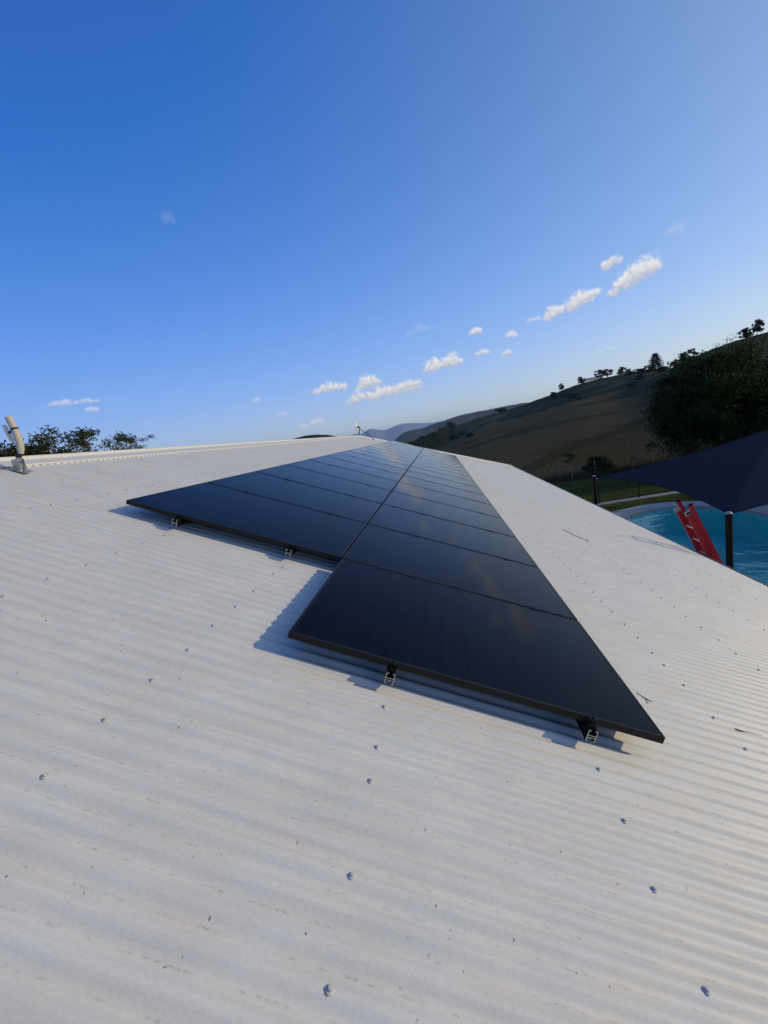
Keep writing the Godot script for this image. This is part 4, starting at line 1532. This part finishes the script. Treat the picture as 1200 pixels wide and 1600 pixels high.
func make_far_house() -> void:
	var at := Vector3(246.0, 0, -702.0)
	at.y = ground_at(at.x, at.z)
	var t := thing("far_house", "long pale house with a low metal roof on the far crest", "house", Transform3D(Basis(Vector3.UP, 0.35), at))
	var b := Builder.new()
	b.box(Vector3(-17, -1.5, -4), Vector3(17, 2.7, 4))
	put("wall", b.mesh(mats.white), t)
	b = Builder.new()
	for s in [-1.0, 1.0]:
		b.quad(Vector3(-18, 2.72, s * 5), Vector3(18, 2.72, s * 5), Vector3(16, 4.6, 0), Vector3(-16, 4.6, 0), Vector3(0, 1, s))
		b.tri(Vector3(s * 18, 2.72, -5), Vector3(s * 18, 2.72, 5), Vector3(s * 16, 4.6, 0), Vector3(s, 0.5, 0))
	b.quad(Vector3(-18, 2.71, -5), Vector3(18, 2.71, -5), Vector3(18, 2.71, 5), Vector3(-18, 2.71, 5), Vector3.DOWN)
	put("roof", b.mesh(mats.zinc), t)
	var w := Builder.new()
	w.box(Vector3(-0.9, 0.9, 4.002), Vector3(0.9, 2.1, 4.05))
	var win := w.mesh(mats.black_frame)
	for k in 6:
		put("window", win, t, Transform3D(Basis(), Vector3(-13.5 + k * 5.4, 0, 0)))


func make_grass() -> void:
	var r := RandomNumberGenerator.new()
	r.seed = 303
	var b := Builder.new()
	for k in 14:
		var a := r.randf() * TAU
		var base := Vector3(cos(a), 0, sin(a)) * r.randf_range(0.0, 0.10)
		var tip := base + Vector3(r.randfn() * 0.10, r.randf_range(0.22, 0.5), r.randfn() * 0.10)
		var side := Vector3(-sin(a), 0, cos(a)) * 0.012
		b.colour = Color(0.07, 0.058, 0.032).lerp(Color(0.15, 0.125, 0.075), r.randf())
		b.tri(base - side, base + side, tip, Vector3(cos(a), 0.2, sin(a)))
	var mm := MultiMesh.new()
	mm.transform_format = MultiMesh.TRANSFORM_3D
	mm.mesh = b.mesh(mats.grass)
	var spots := []
	for k in 2600:          # long pale grass left along the fence
		var x := r.randf_range(-4.0, 33.0)
		var z := -35.9 - absf(r.randfn()) * 0.9
		spots.append([x, z, r.randf_range(0.8, 1.7)])
	for k in 7000:
		var az := deg_to_rad(r.randf_range(0.0, 40.0))
		var d := 40.0 + 120.0 * pow(r.randf(), 1.6)
		spots.append([HILL_EYE.x + sin(az) * d, HILL_EYE.z - cos(az) * d, r.randf_range(0.3, 0.8)])
	var keep := []
	for s in spots:
		if s[1] < -34.8:
			keep.append(Transform3D(Basis(Vector3.UP, r.randf() * TAU).scaled(Vector3(s[2], s[2] * 0.9, s[2])), Vector3(s[0], ground_at(s[0], s[1]) - 0.02, s[1])))
	mm.instance_count = keep.size()
	for k in keep.size():
		mm.set_instance_transform(k, keep[k])
	var o := MultiMeshInstance3D.new()
	o.multimesh = mm
	o.name = "paddock_grass"
	add_child(o)
	tag(o, "dry tussock grass standing along the fence and up the paddock", "grass", "", "stuff")


# short mown blades on the lawn beyond the pool
func make_lawn_grass() -> void:
	var r := RandomNumberGenerator.new()
	r.seed = 404
	var b := Builder.new()
	for k in 30:
		var a := r.randf() * TAU
		var base := Vector3(r.randf_range(-0.16, 0.16), 0, r.randf_range(-0.16, 0.16))
		var tip := base + Vector3(r.randfn() * 0.025, r.randf_range(0.035, 0.075), r.randfn() * 0.025)
		var side := Vector3(-sin(a), 0, cos(a)) * 0.007
		b.colour = Color(0.095, 0.120, 0.020).lerp(Color(0.23, 0.23, 0.055), r.randf())
		b.tri(base - side, base + side, tip, Vector3(cos(a), 0.2, sin(a)))
	var mm := MultiMesh.new()
	mm.transform_format = MultiMesh.TRANSFORM_3D
	mm.mesh = b.mesh(mats.leaf)
	var edge := offset_ring(smooth_ring(POOL), func(_p): return 1.25)
	var keep := []
	for k in 9000:
		var p := Vector2(r.randf_range(5.5, 20.0), r.randf_range(-34.4, -21.5))
		if not Geometry2D.is_point_in_polygon(p, edge) and absf(p.y + 24.8 + 0.1 * (p.x - 11.3)) > 0.42:
			keep.append(Transform3D(Basis(Vector3.UP, r.randf() * TAU), Vector3(p.x, 0.0, p.y)))
	mm.instance_count = keep.size()
	for k in keep.size():
		mm.set_instance_transform(k, keep[k])
	var o := MultiMeshInstance3D.new()
	o.multimesh = mm
	o.name = "lawn_grass"
	add_child(o)
	tag(o, "short green grass blades of the lawn beyond the pool fence", "grass", "", "stuff")


func _ready() -> void:
	make_view()
	make_materials()
	make_terrain()
	make_far_hills()
	make_yard()
	make_house()
	make_panels()
	make_rails()
	make_pool_fence()
	make_paddock_fence()
	make_sail()
	make_ladder()
	make_aerials()
	make_far_house()
	make_trees()
	make_grass()
	make_lawn_grass()
	make_litter()
